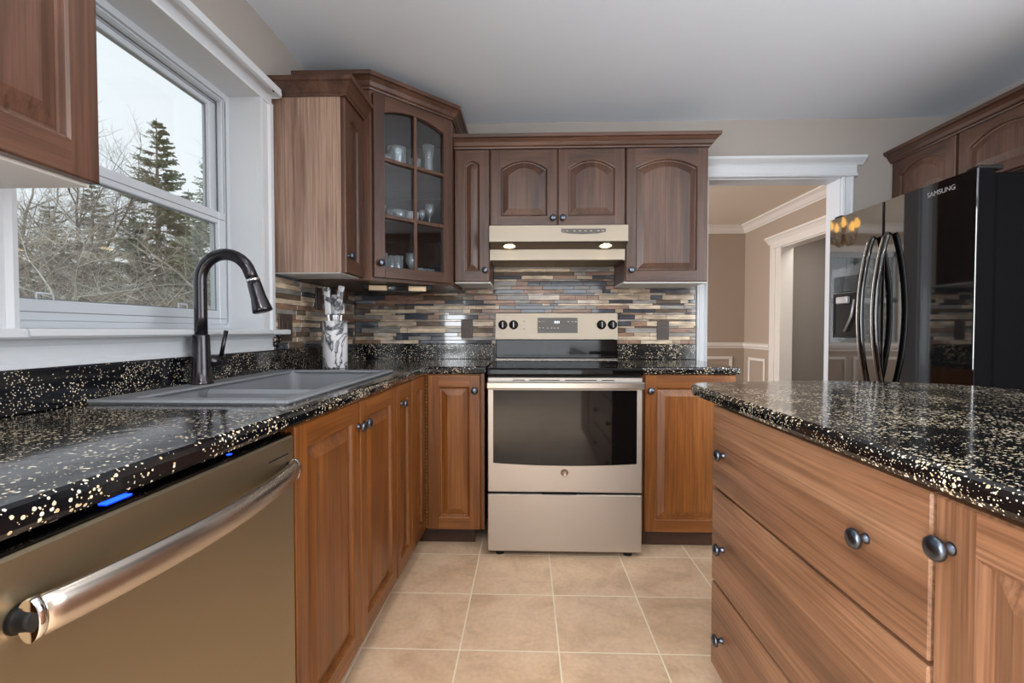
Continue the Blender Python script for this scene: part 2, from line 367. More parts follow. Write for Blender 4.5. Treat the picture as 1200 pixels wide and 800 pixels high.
def thing(name, label, cat, loc=(0, 0, 0), rz=0, group=None):
    o = bpy.data.objects.new(name, None); o.empty_display_size = .1; COL.objects.link(o); o.location = loc; o.rotation_euler = (0, 0, rz)
    o['label'] = label; o['category'] = cat
    if group: o['group'] = group
    return o
def struct_empty(name, loc=(0, 0, 0)):
    o = bpy.data.objects.new(name, None); COL.objects.link(o); o.location = loc; o['kind'] = 'structure'; return o
def tag(o, label, cat, group=None):
    o['label'] = label; o['category'] = cat
    if group: o['group'] = group
    return o
def struct(mb, name, m, parent=None):
    o = mb.build(name, m, parent)
    if not parent: o['kind'] = 'structure'
    return o
def text(name, body, size, m, parent, loc, rot, ext=.0004, align='CENTER'):
    c = bpy.data.curves.new(name, 'FONT'); c.body = body; c.size = size; c.extrude = ext; c.align_x = align; c.align_y = 'CENTER'
    c.materials.append(m); o = bpy.data.objects.new(name, c); COL.objects.link(o)
    me = bpy.data.meshes.new_from_object(o.evaluated_get(bpy.context.evaluated_depsgraph_get())); bpy.data.objects.remove(o)
    if not me.materials: me.materials.append(m)
    o = bpy.data.objects.new(name, me); COL.objects.link(o); o.parent = parent; o.location = loc; o.rotation_euler = rot; return o

# ------------------------------------------------------------------ room shell
XL, YB, XR, YF, ZC = -1.12, 2.99, 2.60, -4.5, 2.44
struct(MB().box(XL - .16, YF - .1, -.06, XR + .12, YB + .06, 0), 'floor', FLOORT)
struct(MB().box(XL - .16, YF - .1, ZC, XR + .12, YB, ZC + .08), 'ceiling', CEIL)
WY0, WY1, WZ0, WZ1 = .965, 1.925, 1.125, 2.10
wl = MB(); A, B_ = XL - .16, XL
wl.box(A, YF, 0, B_, WY0, ZC).box(A, WY1, 0, B_, YB + .12, ZC).box(A, WY0, 0, B_, WY1, WZ0 - .02).box(A, WY0, WZ1, B_, WY1, ZC)
struct(wl, 'wall_left', WALLP)
DX0, DX1, DZ = 1.142, 1.965, 2.075
wb = MB().box(XL, YB, 0, DX0, YB + .12, ZC).box(DX1, YB, 0, XR + .3, YB + .12, ZC).box(DX0, YB, DZ, DX1, YB + .12, ZC)
struct(wb, 'wall_back', WALLP)
struct(MB().box(XR, YF, 0, XR + .12, YB, ZC), 'wall_right', WALLP)
wf = MB().box(XL, YF - .12, 0, -.75, YF, ZC).box(1.65, YF - .12, 0, XR, YF, ZC).box(-.75, YF - .12, 2.1, 1.65, YF, ZC)
struct(wf, 'wall_front', plain('deep_taupe_wall_paint', (128, 118, 108), .8))
pd = struct_empty('door_2', (.45, YF, 0))
f = MB()
for x0, x1 in ((-1.2, -1.13), (-.04, .04), (1.13, 1.2)): f.box(x0, -.09, 0, x1, -.03, 2.1, .004)
f.box(-1.13, -.09, 0, -.04, -.03, .12).box(.04, -.09, 0, 1.13, -.03, .12).box(-1.13, -.09, 2.0, -.04, -.03, 2.1).box(.04, -.09, 2.0, 1.13, -.03, 2.1)
f.build('door_frame', VINYL, pd)
MB().box(-1.13, -.065, .12, -.04, -.06, 2.0).box(.04, -.065, .12, 1.13, -.06, 2.0).build('glass_pane', PANE, pd)

# dining room beyond the doorway
DY, DR, DL = 6.0, 2.77, -1.6
struct(MB().box(DL, YB + .06, -.06, 4.0, DY + .12, 0), 'floor_dining', plain('dark_oak_floor', (104, 72, 48), .35))
struct(MB().box(DL, YB, ZC, 4.0, DY + .12, ZC + .08), 'ceiling_dining', plain('dining_ceiling_paint', (226, 214, 196), .85))
QX0, QX1, QZ0, QZ1 = -1.0, .1, .9, 2.1
q = MB().box(DL, DY, 0, QX0, DY + .12, ZC).box(QX1, DY, 0, DR + .12, DY + .12, ZC).box(QX0, DY, 0, QX1, DY + .12, QZ0).box(QX0, DY, QZ1, QX1, DY + .12, ZC)
struct(q, 'wall_dining_back', WALLD)
OY0, OY1, OZ = 4.35, 5.16, 2.02
q = MB().box(DR, YB + .12, 0, DR + .12, OY0, ZC).box(DR, OY1 + .1, 0, DR + .12, DY, ZC).box(DR, OY0, OZ + .05, DR + .12, OY1 + .1, ZC)
struct(q, 'wall_dining_right', WALLD)
struct(MB().box(DL - .12, YB, 0, DL, DY + .12, ZC), 'wall_dining_left', WALLD)
struct(MB().box(4.0, YB, 0, 4.12, 6.6, ZC), 'wall_hall', WALLH)
struct(MB().box(DR + .12, 6.12, 0, 4.0, 6.24, ZC).box(DR + .12, YB, 0, 4.0, YB + .1, ZC), 'wall_hall_end', WALLH)
CROWN = [(0, 0), (.012, 0), (.016, .012), (.030, .022), (.055, .058), (.078, .074), (.088, .078), (.090, .094), (0, .094)]
struct(MB().sweep(CROWN, [(DR, YB + .12, ZC - .094), (DR, DY, ZC - .094), (DL, DY, ZC - .094)], -1), 'trim_1', DTRIM)
RAIL = [(0, 0), (.010, .004), (.014, .022), (.026, .034), (.026, .060), (.012, .072), (0, .076)]
struct(MB().sweep(RAIL, [(DR, OY1 + .2, .893), (DR, DY, .893), (DL, DY, .893)], -1), 'trim_2', DTRIM)
pw = MB()
def pframe(mb, a0, a1, z0, z1, plane):
    for (p0, p1, q0, q1) in ((a0, a1, z1 - .035, z1), (a0, a1, z0, z0 + .035), (a0, a0 + .035, z0 + .035, z1 - .035), (a1 - .035, a1, z0 + .035, z1 - .035)):
        if plane == 'y': mb.box(p0, DY - .016, q0, p1, DY, q1, .004)
        else: mb.box(DR - .016, p0, q0, DR, p1, q1, .004)
for a0, a1 in ((1.75, 2.62), (.75, 1.62), (-1.45, -.55), (-.42, .62)): pframe(pw, a0, a1, .2, .79, 'y')
pframe(pw, 5.46, 5.86, .2, .79, 'x')
struct(pw, 'trim_3', DTRIM)
# dining side doorway casing
dc = MB()
for y0, y1 in ((OY1, OY1 + .2), (OY0 - .12, OY0)): dc.box(DR - .022, y0 + (.1 if y0 > 5 else 0), 0, DR, y1, 2.03, .005)
dc.box(DR - .01, OY1, 0, DR + .13, OY1 + .1, 2.03, .004).box(DR - .022, OY0 - .12, 2.03, DR, OY1 + .2, 2.10, .004)
dc.prism([(0, 0)] + [(-.014, 0), (-.02, .012), (-.045, .045), (-.06, .055), (-.06, .075), (0, .075)], 'y', OY0 - .16, OY1 + .25, 0, mat4=Matrix.Translation((DR, 0, 2.09)))
dc.box(DR, OY0, OZ, DR + .13, OY1, OZ + .05)
struct(dc, 'trim_4', DTRIM)
bb = MB().box(DL, DY - .016, 0, DR, DY, .13, .004).box(DR - .016, OY1 + .2, 0, DR, DY - .016, .13, .004)
struct(bb, 'baseboard_dining', DTRIM)
wn = struct_empty('window_2', (0, DY, 0))
m_ = MB()
for (a, b2, c, d) in ((QX0, QX0 + .06, QZ0, QZ1), (QX1 - .06, QX1, QZ0, QZ1), (QX0, QX1, QZ0, QZ0 + .06), (QX0, QX1, QZ1 - .06, QZ1), (QX0, QX1, 1.47, 1.53)): m_.box(a, .02, c, b2, .08, d)
for k in range(3): m_.box(QX0 + .27 * (k + 1), .04, QZ0, QX0 + .27 * (k + 1) + .018, .06, QZ1)
m_.build('window_frame', VINYL, wn); MB().box(QX0 + .05, .05, QZ0 + .05, QX1 - .05, .054, QZ1 - .05).build('glass_pane', PANE, wn)
dw = MB()
for (a, b2, c, d) in ((QX0 - .09, QX0, QZ0 - .02, QZ1 + .09), (QX1, QX1 + .09, QZ0 - .02, QZ1 + .09), (QX0, QX1, QZ1, QZ1 + .09), (QX0 - .1, QX1 + .1, QZ0 - .04, QZ0 - .02)): dw.box(a, DY - .02, c, b2, DY, d, .004)
struct(dw, 'trim_5', DTRIM)

# kitchen doorway casing with stepped cornice
k = MB()
CAS = [(0, 0), (0, -.022), (.010, -.026), (.018, -.018), (.045, -.014), (.055, -.022), (.066, -.018), (.066, 0)]
k.prism([(DX0 - .066 + x, YB + y) for x, y in CAS], 'z', 0, DZ)
k.prism([(DX1 + .066 - x, YB + y) for x, y in CAS], 'z', 0, DZ)
k.box(DX0 - .004, YB, 0, DX0 + .006, YB + .13, DZ).box(DX1 - .006, YB, 0, DX1 + .004, YB + .13, DZ).box(DX0, YB, DZ - .006, DX1, YB + .13, DZ + .004)
HD = [(0, 0), (-.028, 0), (-.034, .006), (-.034, .016), (-.024, .022), (-.022, .072), (-.030, .082), (-.052, .098), (-.060, .106), (-.060, .120), (0, .120)]
k.prism([(YB + y, DZ + z) for y, z in HD[:6] + [(0, .072)]], 'x', DX0 - .082, DX1 + .082)
k.prism([(YB + y, DZ + z) for y, z in [(0, .072)] + HD[5:]], 'x', DX0 - .10, DX1 + .12)
struct(k, 'door_1', WHITE)

# ------------------------------------------------------------------ kitchen window
win = struct_empty('window_1', (XL - .13, WY0, WZ0))
W_, H_ = WY1 - WY0, WZ1 - WZ0
f = MB()   # outer frame, in wall depth; local x = depth, y = along wall
f.box(-.06, 0, 0, .015, .035, H_, .003).box(-.06, W_ - .035, 0, .015, W_, H_, .003).box(-.06, .035, H_ - .04, .015, W_ - .035, H_, .003).box(-.06, .035, 0, .015, W_ - .035, .02, .003)
f.box(-.01, .035, .02, .010, .052, H_ - .04, .002).box(-.01, W_ - .052, .02, .010, W_ - .035, H_ - .04, .002).box(-.01, .052, H_ - .052, .010, W_ - .052, H_ - .04, .002)
fo_ = f.build('window_frame', VINYL, win)
gk = MB()
for yy in (W_ - .0358, W_ - .046): gk.box(.0151 if yy > W_ - .04 else .0101, yy - .0012, .03, .0158 if yy > W_ - .04 else .0108, yy + .0012, H_ - .045)
gk.box(.0151, .05, H_ - .0395, .0158, W_ - .05, H_ - .037).box(.0101, .05, H_ - .050, .0108, W_ - .055, H_ - .048)
gk.build('gasket', GASKET, fo_)
def sash(name, x0, x1, z0, z1, rb, rt, st):
    s_ = MB(); y0, y1 = .036, W_ - .036
    s_.box(x0, y0, z0, x1, y0 + st, z1, .003).box(x0, y1 - st, z0, x1, y1, z1, .003).box(x0, y0 + st, z0, x1, y1 - st, z0 + rb, .003).box(x0, y0 + st, z1 - rt, x1, y1 - st, z1, .003)
    g0 = MB().box((x0 + x1) / 2 - .003, y0 + st - .003, z0 + rb - .003, (x0 + x1) / 2 + .003, y1 - st + .003, z1 - rt + .003)
    s_.box(x0 + .006, y0 + st, z0 + rb, x1 - .006, y0 + st + .007, z1 - rt).box(x0 + .006, y1 - st - .007, z0 + rb, x1 - .006, y1 - st, z1 - rt)
    o = s_.build(name, VINYL, win); g0.build('glass_pane', PANE, o)
    gk = MB(); a, b2, c, d = y0 + st + .007, y1 - st - .007, z0 + rb, z1 - rt; xx0, xx1 = (x0 + x1) / 2 + .0032, (x0 + x1) / 2 + .006
    gk.box(xx0, a, c, xx1, a + .004, d).box(xx0, b2 - .004, c, xx1, b2, d).box(xx0, a + .004, c, xx1, b2 - .004, c + .004).box(xx0, a + .004, d - .004, xx1, b2 - .004, d)
    gk.box(x1, y0 + .010, z1 - rt + .018, x1 + .0006, y1 - .010, z1 - rt + .021).box(x1, y0 + .010, z0 + .022, x1 + .0006, y1 - .010, z0 + .0245)
    gk.build('gasket', GASKET, o); return o
sash('upper_sash', -.052, -.022, .44, H_ - .04, .045, .035, .045)
lo = sash('lower_sash', -.020, .012, .02, .475, .055, .05, .045)
for yy in (.205, .69):
    MB().tube([(.0, yy - .022, .070), (.0, yy - .020, .092), (.0, yy + .020, .092), (.0, yy + .022, .070)], .003, 8).build('lift_tab', VINYL, lo)
jm = MB().box(XL - .118, WY0 - .001, WZ0 - .002, XL, WY0 + .012, WZ1, .001).box(XL - .118, WY1 - .012, WZ0 - .002, XL, WY1 + .001, WZ1, .001).box(XL - .118, WY0 + .012, WZ1 - .012, XL, WY1 - .012, WZ1 + .001, .001)
struct(jm, 'trim_6', WHITE)
wc = MB()
CS = [(0, 0), (.020, 0), (.022, .012), (.014, .022), (.014, .060), (.022, .070), (.022, .092), (0, .095)]
wc.prism([(XL + a, WY1 - .012 + b2) for a, b2 in CS], 'z', WZ0, WZ1 - .012)
wc.prism([(XL + a, WY0 + .012 - b2) for a, b2 in CS], 'z', WZ0, WZ1 - .012)
wc.prism([(XL + a, WZ1 - .012 + b2 * .8) for a, b2 in CS], 'y', WY0 - .083, WY1 + .083)
struct(wc, 'trim_7', WHITE)
st = MB().prism([(XL - .118, WZ0 - .022), (XL + .05, WZ0 - .022), (XL + .056, WZ0 - .016), (XL + .056, WZ0 - .006), (XL + .05, WZ0), (XL - .118, WZ0)], 'y', WY0, WY1)
st.box(XL, WY0 - .10, WZ0 - .022, XL + .055, WY0, WZ0, .004).box(XL, WY1, WZ0 - .022, XL + .055, WY1 + .15, WZ0, .004)
struct(st, 'sill_window', WHITE)
struct(MB().prism([(XL, 1.036), (XL + .016, 1.036), (XL + .016, 1.048), (XL + .010, 1.054), (XL + .010, 1.085), (XL + .022, 1.103), (XL, 1.103)], 'y', WY0 - .09, WY1 + .075), 'trim_8', WHITE)
cr = MB()
cr.box(XL + .060, .90, 2.124, XL + .068, 1.99, 2.154, .002)
cr.tube([(XL + .064, 1.985, 2.138), (XL + .058, 2.000, 2.138), (XL + .044, 2.006, 2.139), (XL + .0, 2.006, 2.139)], .0145, 8, smooth=False, flat=(.4, 1))
tag(cr.build('curtain_rod', WHITE), 'white flat curtain rod with bent end running along the window head', 'curtain rod')

# ------------------------------------------------------------------ cabinet parts
def knob(parent, x, z, y=0.0):
    m = MB().lathe([(.0095, 0), (.0085, .003), (.0062, .006), (.0058, .013), (.0085, .016), (.0165, .018), (.0175, .021), (.0160, .025), (.011, .028), (.0, .029)], (x, y, z), (0, -1, 0), 18)
    return m.build('knob', PEWTER, parent)
def raised_door(w_, h, s=.055, rb=.06, rt=.06, arch=0.0, t=.02, n=18):
    mb = MB(); c = .003
    def top(u): return h - rt - arch * (u * u)
    def loop(i, y):
        a, b2 = s + i, w_ - s - i; L = [(a, y, rb + i), (b2, y, rb + i)]
        for k_ in range(n + 1):
            x = b2 + (a - b2) * k_ / n; u = (x - w_ / 2) / ((b2 - a) / 2); L.append((x, y, top(u) - i))
        return L
    y = -t
    def poly(ps, m): mb.add([(p[0], y, p[1]) for p in ps], [tuple(range(len(ps)))], False, m)
    zs = top(1)
    poly([(c, c), (s, c), (s, rb), (s, zs), (s, h - c), (c, h - c)], 0); poly([(w_ - s, c), (w_ - c, c), (w_ - c, h - c), (w_ - s, h - c), (w_ - s, zs), (w_ - s, rb)], 0)
    poly([(s, c), (w_ - s, c), (w_ - s, rb), (s, rb)], 1)
    L0 = loop(0, y)
    for k_ in range(2, len(L0) - 1): poly([(L0[k_][0], L0[k_][2]), (L0[k_][0], h - c), (L0[k_ + 1][0], h - c), (L0[k_ + 1][0], L0[k_ + 1][2])], 1)
    R = [[(c, y, c), (w_ - c, y, c), (w_ - c, y, h - c), (c, y, h - c)], [(0, y + c, 0), (w_, y + c, 0), (w_, y + c, h), (0, y + c, h)], [(0, 0, 0), (w_, 0, 0), (w_, 0, h), (0, 0, h)]]
    for a, b2 in ((R[0], R[1]), (R[1], R[2])): mb.add(a + b2, [(i, (i + 1) % 4, 4 + (i + 1) % 4, 4 + i) for i in range(4)])
    mb.add(R[2], [(0, 1, 2, 3)])
    pw_ = min(.032, (w_ - 2 * s) * .28)
    Ls = [L0, loop(.005, y + .003), loop(.008, y + .012), loop(.013, y + .013), loop(.013 + pw_, y + .002)]
    for a, b2 in zip(Ls, Ls[1:]):
        k_ = len(a); mb.add(a + b2, [(i, (i + 1) % k_, k_ + (i + 1) % k_, k_ + i) for i in range(k_)])
    mb.add(Ls[-1], [tuple(range(len(Ls[-1])))])
    return mb
CAB_CROWN = [(0, 0), (.008, 0), (.010, .008), (.018, .014), (.026, .030), (.040, .046), (.050, .050), (.052, .068), (0, .068)]
def door(parent, x, z, w_, h, mats, knob_at=None, arch=0, y=0.0, **kw):
    d = raised_door(w_, h, arch=arch, **kw).build('door', mats, parent, (x, y, z))
    if knob_at: knob(d, knob_at[0] - x, knob_at[1] - z, -.02)
    return d
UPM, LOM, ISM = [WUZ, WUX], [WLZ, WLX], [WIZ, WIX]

# ------------------------------------------------------------------ upper cabinets on the back wall (fronts face -y)
UY = 2.68; UD = YB - UY - .001
def upper(name, label, x0, x1, z0, z1, doors, arch, under=True):
    t = thing(name, label, 'cabinet', (x0, UY, z0)); w_ = x1 - x0; h = z1 - z0
    MB().box(0, 0, .012, w_, UD, h, .001).build('cabinet_body', WUZ, t)
    MB().box(.0, .004, 0, w_, UD, .0119, .001).build('underside', UNDER, t)['label'] = 'pale underside panel'
    for (a, b2, kx, kz) in doors: door(t, a - x0, .008, b2 - a, h - .018, UPM, (kx - x0, kz - z0), arch)
    return t
upper('wall_cabinet', 'narrow brown wall cabinet between glass corner cabinet and range hood', -.412, -.210, 1.392, 2.158, [(-.410, -.212, -.236, 1.464)], .02)
upper('wall_cabinet', 'short two-door arched wall cabinet directly above the range hood', -.208, .558, 1.702, 2.158, [(-.203, .174, .149, 1.758), (.180, .556, .206, 1.758)], .045)
upper('wall_cabinet', 'wide single-door arched wall cabinet between range hood and doorway', .560, 1.022, 1.390, 2.158, [(.563, 1.019, .593, 1.462)], .045)
tag(MB().sweep(CAB_CROWN, [(-.4125, UY - .018, 2.150), (1.023, UY - .018, 2.150), (1.023, YB - .001, 2.150)], 1).box(-.4125, UY - .017, 2.1585, 1.022, YB - .002, 2.212).build('crown_moulding', WUX),
    'long brown crown moulding across the three wall cabinets over the range', 'moulding')

# left-wall cabinet beside the window
def left_cab(name, label, y0, y1, z0, z1, xf, doors, end_mat, crown_path, arch=.02):
    t = thing(name, label, 'cabinet', (xf, y0, z0), PI / 2); w_ = y1 - y0; d = xf - XL - .001; h = z1 - z0
    MB().box(.004, .002, .010, w_, d, h, .001).build('cabinet_body', WUZ, t)
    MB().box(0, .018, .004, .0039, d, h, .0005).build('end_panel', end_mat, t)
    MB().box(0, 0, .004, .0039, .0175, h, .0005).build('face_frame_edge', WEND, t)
    MB().box(.006, .006, 0, w_, d, .0098, .001).build('underside', UNDER, t)['label'] = 'white underside panel'
    for (a, b2, kx, kz) in doors: door(t, a - y0, .004, b2 - a, h - .012, UPM, (kx - y0, kz - z0) if kx else None, arch)
    pth = [(a - y0, xf - b2, c - z0) for b2, a, c in crown_path]
    if crown_path: MB().sweep(CAB_CROWN, pth, 1).box(.001, .002, h + .0005, w_ - .002, d, h + .055).build('crown_moulding', WUX, t)
    return t
# local frame of these: local x = +y world, local y = -x world
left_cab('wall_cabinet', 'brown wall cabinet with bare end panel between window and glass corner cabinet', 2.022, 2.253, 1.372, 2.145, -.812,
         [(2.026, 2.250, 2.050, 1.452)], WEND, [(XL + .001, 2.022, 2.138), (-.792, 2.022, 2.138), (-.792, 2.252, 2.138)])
left_cab('wall_cabinet', 'dark wall cabinet with raised panel hanging left of the window, nearest camera', .05, .852, 1.388, 2.20, -.812,
         [(.054, .449, .42, 1.46), (.453, .848, .48, 1.46)], WUZ, [(XL + .001, .05, 2.19), (-.792, .05, 2.19), (-.792, .852, 2.19), (XL + .001, .852, 2.19)], .03)

# glass corner cabinet
CZ0, CZ1 = 1.366, 2.30
PA, PB = Vector((-.760, 2.255)), Vector((-.415, 2.60))
cc = thing('corner_cabinet', 'tall diagonal corner cabinet with six-pane glass door and glassware inside', 'cabinet', (XL, YB, CZ0))
def L2(x, y): return (x - XL, y - YB)
q = MB()
H = CZ1 - CZ0
q.prism([L2(XL + .001, PA.y), L2(PA.x, PA.y), L2(PA.x, PA.y + .018), L2(XL + .001, PA.y + .018)], 'z', 0, H)            # side toward window
q.prism([L2(PB.x, PB.y), L2(PB.x, YB - .001), L2(PB.x - .018, YB - .001), L2(PB.x - .018, PB.y)], 'z', 0, H)      # side toward range
q.box(.001, PA.y - YB + .018, 0, .014, -.001, H).box(.014, -.014, 0, PB.x - XL - .018, -.001, H)
pent = [L2(XL + .014, PA.y + .018), L2(PA.x, PA.y + .018), L2(PB.x - .018, PB.y), L2(PB.x - .018, YB - .014), L2(XL + .014, YB - .014)]
q.prism(pent, 'z', 0, .02).prism(pent, 'z', H - .02, H)
q.build('cabinet_body', WUZ, cc)
for zz in (1.682, 1.960): MB().prism([L2(XL + .015, PA.y + .035), L2(PA.x + .0, PA.y + .04), L2(PB.x - .04, PB.y), L2(PB.x - .02, YB - .015), L2(XL + .015, YB - .015)], 'z', zz - CZ0, zz - CZ0 + .014).build('shelf', WUX, cc)
dg = (PB - PA); DL_ = dg.length
fr = bpy.data.objects.new('face_frame', None)
rz45 = math.atan2(dg.y, dg.x)
def diag_m(): return Matrix.Translation((PA.x - XL, PA.y - YB, 0)) @ Matrix.Rotation(rz45, 4, 'Z')
M_ = diag_m()
ff = MB().box(0, 0, 0, .022, .018, H, 0, 0, M_).box(DL_ - .022, 0, 0, DL_, .018, H, 0, 0, M_).box(.022, 0, 0, DL_ - .022, .018, .03, 0, 0, M_).box(.022, 0, H - .04, DL_ - .022, .018, H, 0, 0, M_)
ff.build('face_frame', WUZ, cc)
MB().sweep(CAB_CROWN, [(*L2(XL + .001, PA.y), 2.286 - CZ0), (*L2(PA.x, PA.y), 0), (*L2(PB.x, PB.y), 0), (*L2(PB.x, YB - .001), 0)], 1).build('crown_moulding', WUX, cc)
def glass_door(w_, h, s, rb, rt, arch, t=.02, n=16):
    mb = MB(); y = -t
    def top(x): u = (x - w_ / 2) / ((w_ - 2 * s) / 2); return h - rt - arch * u * u
    mb.box(0, y, 0, s, 0, h, .002).box(w_ - s, y, 0, w_, 0, h, .002).box(s, y, 0, w_ - s, 0, rb, .001, 1)
    xs = [s + (w_ - 2 * s) * i / n for i in range(n + 1)]
    mb.prism([(x, top(x)) for x in xs] + [(w_ - s, h), (s, h)], 'y', y, 0, 1)
    return mb, top
dw_, dh = DL_ - .020, 2.272 - 1.382
gm, gtop = glass_door(dw_, dh, .058, .055, .045, .035)
gd = gm.build('door', UPM, cc); gd.matrix_basis = M_ @ Matrix.Translation((.010, 0, 1.382 - CZ0))
mz1, mz2 = 1.688 - 1.382, 1.966 - 1.382
mu = MB().box(dw_ / 2 - .009, -.019, .055, dw_ / 2 + .009, -.003, dh - .046, .002)
for zz in (mz1, mz2): mu.box(.058, -.018, zz - .009, dw_ / 2 - .009, -.003, zz + .009, .002).box(dw_ / 2 + .009, -.018, zz - .009, dw_ - .058, -.003, zz + .009, .002)
mu.build('muntin_grid', WUZ, gd)
MB().prism([(.05, .05), (dw_ - .05, .05), (dw_ - .05, dh - .06), (dw_ / 2, dh - .03), (.05, dh - .06)], 'y', -.0028, -.0008).build('glass_pane', CABPANE, gd)
knob(gd, .030, 1.452 - 1.382, -.02)

# over-fridge cabinet on the right wall (front faces -x)
oc = thing('wall_cabinet', 'brown two-door arched cabinet above the black refrigerator', 'cabinet', (2.29, YB - .002, 1.87), -PI / 2)
OW = .93
MB().box(0, 0, 0, OW, XR - 2.29 - .001, .30, .001).build('cabinet_body', WUZ, oc)
for a, b2 in ((.006, .432), (.450, OW - .01)): door(oc, a, .006, b2 - a, .285, UPM, None, .05, rt=.045, rb=.045)
MB().sweep(CAB_CROWN, [(0, -.02, .285), (OW, -.02, .285)], 1).box(.0, .0, .3005, OW, .30, .345).build('crown_moulding', WUX, oc)
oc2 = thing('wall_cabinet', 'brown arched cabinet continuing past the refrigerator at right frame edge', 'cabinet', (2.29, YB - .934, 1.87), -PI / 2)
MB().box(0, 0, 0, .8, XR - 2.29 - .001, .30, .001).build('cabinet_body', WUZ, oc2)
for a, b2 in ((.008, .397), (.403, .79)): door(oc2, a, .006, b2 - a, .285, UPM, None, .05, rt=.045, rb=.045)
MB().sweep(CAB_CROWN, [(0, -.02, .285), (.8, -.02, .285)], 1).box(0, 0, .3005, .8, .30, .345).build('crown_moulding', WUX, oc2)

# ------------------------------------------------------------------ base cabinets
ZT = .899
SK = math.radians(1.3)
RL = PI / 2 - SK
P0 = Vector((-.532, 2.36))                         # inner corner of the two base faces
dl = Vector((math.sin(SK), math.cos(SK)))
def run_pt(y): return P0 + dl * ((y - P0.y) / dl.y)
def base(name, label, cat, p, rz, w_, d, mats, body=True, kick=True, z1=ZT):
    t = thing(name, label, cat, (p[0], p[1], 0), rz)
    if body: MB().box(0, .0, .10, w_, d, z1, .001).build('cabinet_body', mats[0], t)
    if kick: MB().box(0, .07, 0, w_, .085, .0995).build('toe_kick', WDARK, t)
    return t
D_L = .555
yA, yB2, yC, yD = 1.062, 1.855, 2.083, 2.36
pa = run_pt(yA)
sb = base('base_cabinet', 'brown sink base cabinet with two raised panel doors beside dishwasher', 'cabinet', pa, RL, (yB2 - yA) - .001, D_L - .03, LOM, body=False)
w_ = yB2 - yA - .001
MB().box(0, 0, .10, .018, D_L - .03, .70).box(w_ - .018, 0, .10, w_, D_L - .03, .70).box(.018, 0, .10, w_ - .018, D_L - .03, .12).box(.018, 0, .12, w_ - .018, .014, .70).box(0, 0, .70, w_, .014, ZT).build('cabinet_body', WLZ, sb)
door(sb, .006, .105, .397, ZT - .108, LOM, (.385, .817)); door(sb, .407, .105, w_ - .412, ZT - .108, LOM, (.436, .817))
nb = base('base_cabinet', 'narrow brown base cabinet between sink cabinet and corner cabinet', 'cabinet', run_pt(yB2), RL, yC - yB2 - .001, D_L - .03, LOM, body=False)
w_ = yC - yB2 - .001
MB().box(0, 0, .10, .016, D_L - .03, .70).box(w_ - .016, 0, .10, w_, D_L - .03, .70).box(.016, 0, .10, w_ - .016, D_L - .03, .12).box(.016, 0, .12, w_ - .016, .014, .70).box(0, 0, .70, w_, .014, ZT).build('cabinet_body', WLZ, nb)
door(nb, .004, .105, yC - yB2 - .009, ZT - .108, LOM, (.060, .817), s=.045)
kb = thing('base_cabinet', 'brown corner base cabinet with folding doors, left of the range', 'cabinet', (P0.x, P0.y, 0))
c0 = run_pt(yC) - P0
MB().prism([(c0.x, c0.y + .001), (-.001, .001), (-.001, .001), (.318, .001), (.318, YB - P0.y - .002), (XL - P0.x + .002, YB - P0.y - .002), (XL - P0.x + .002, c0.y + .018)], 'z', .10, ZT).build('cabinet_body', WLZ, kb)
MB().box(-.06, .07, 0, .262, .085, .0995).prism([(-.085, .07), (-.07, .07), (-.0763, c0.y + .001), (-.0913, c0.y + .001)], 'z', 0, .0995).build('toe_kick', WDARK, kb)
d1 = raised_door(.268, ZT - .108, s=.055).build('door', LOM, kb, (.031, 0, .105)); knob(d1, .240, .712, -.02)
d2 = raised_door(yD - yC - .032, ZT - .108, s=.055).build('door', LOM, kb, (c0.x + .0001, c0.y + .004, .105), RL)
hg = MB()
for i in range(44): hg.tube([(.024, -.024, .115 + i * .0176), (.024, -.024, .115 + i * .0176 + .013)], .0035, 8)
hg.build('piano_hinge', HINGE, kb)
rb_ = base('base_cabinet', 'brown single-door base cabinet between range and doorway', 'cabinet', (.580, 2.36), 0, .470, YB - 2.36 - .002, LOM)
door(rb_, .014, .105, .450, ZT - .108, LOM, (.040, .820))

# dishwasher
dwp = run_pt(.452)
dsh = thing('dishwasher', 'slate stainless dishwasher with bowed towel-bar handle under the left counter', 'dishwasher', (dwp.x, dwp.y, 0), RL)
MB().box(.004, .004, .10, .598, .53, .868, .002).build('tub_body', BLACKP, dsh)
MB().box(.004, .06, 0, .598, .075, .098).build('toe_kick', BLACKP, dsh)
dp = MB().box(.004, -.024, .105, .602, .0035, .880, .004).build('door_panel', STEELD, dsh)
MB().box(.006, -.020, .8803, .600, .030, .8865, .002).build('control_strip', BLACKG, dsh)
MB().box(.150, -.008, .8867, .190, .004, .8880).build('indicator_light', LEDB, dsh)
MB().box(.40, -.008, .8867, .408, -.002, .8876).build('status_light', LEDB, dsh)
MB().box(.50, -.0252, .842, .575, -.0245, .8445).build('vent_slot', CASEBLACK, dp)
hb = MB(); hp = []
for i in range(25):
    u = i / 24; hp.append((.030 + .545 * u, -.040 - .034 * math.sin(PI * u) ** .8, .808))
hb.tube(hp, .0235, 20, flat=(.50, 1.0))
hbo = hb.build('towel_bar_handle', STEELH, dsh)
for xx in (.030, .575):
    MB().lathe([(.0238, -.006), (.0246, 0), (.0238, .006)], (xx, -.040, .808), (1, 0, 0), 22, sc=(.56, 1.0)).build('chrome_end_cap', CHROME, hbo)
    MB().lathe([(.0165, .0005), (.014, .004), (.0125, .014), (.0125, .022)], (xx, -.0245, .808), (0, -1, 0), 20).build('mount_post', BLACKP, hbo)

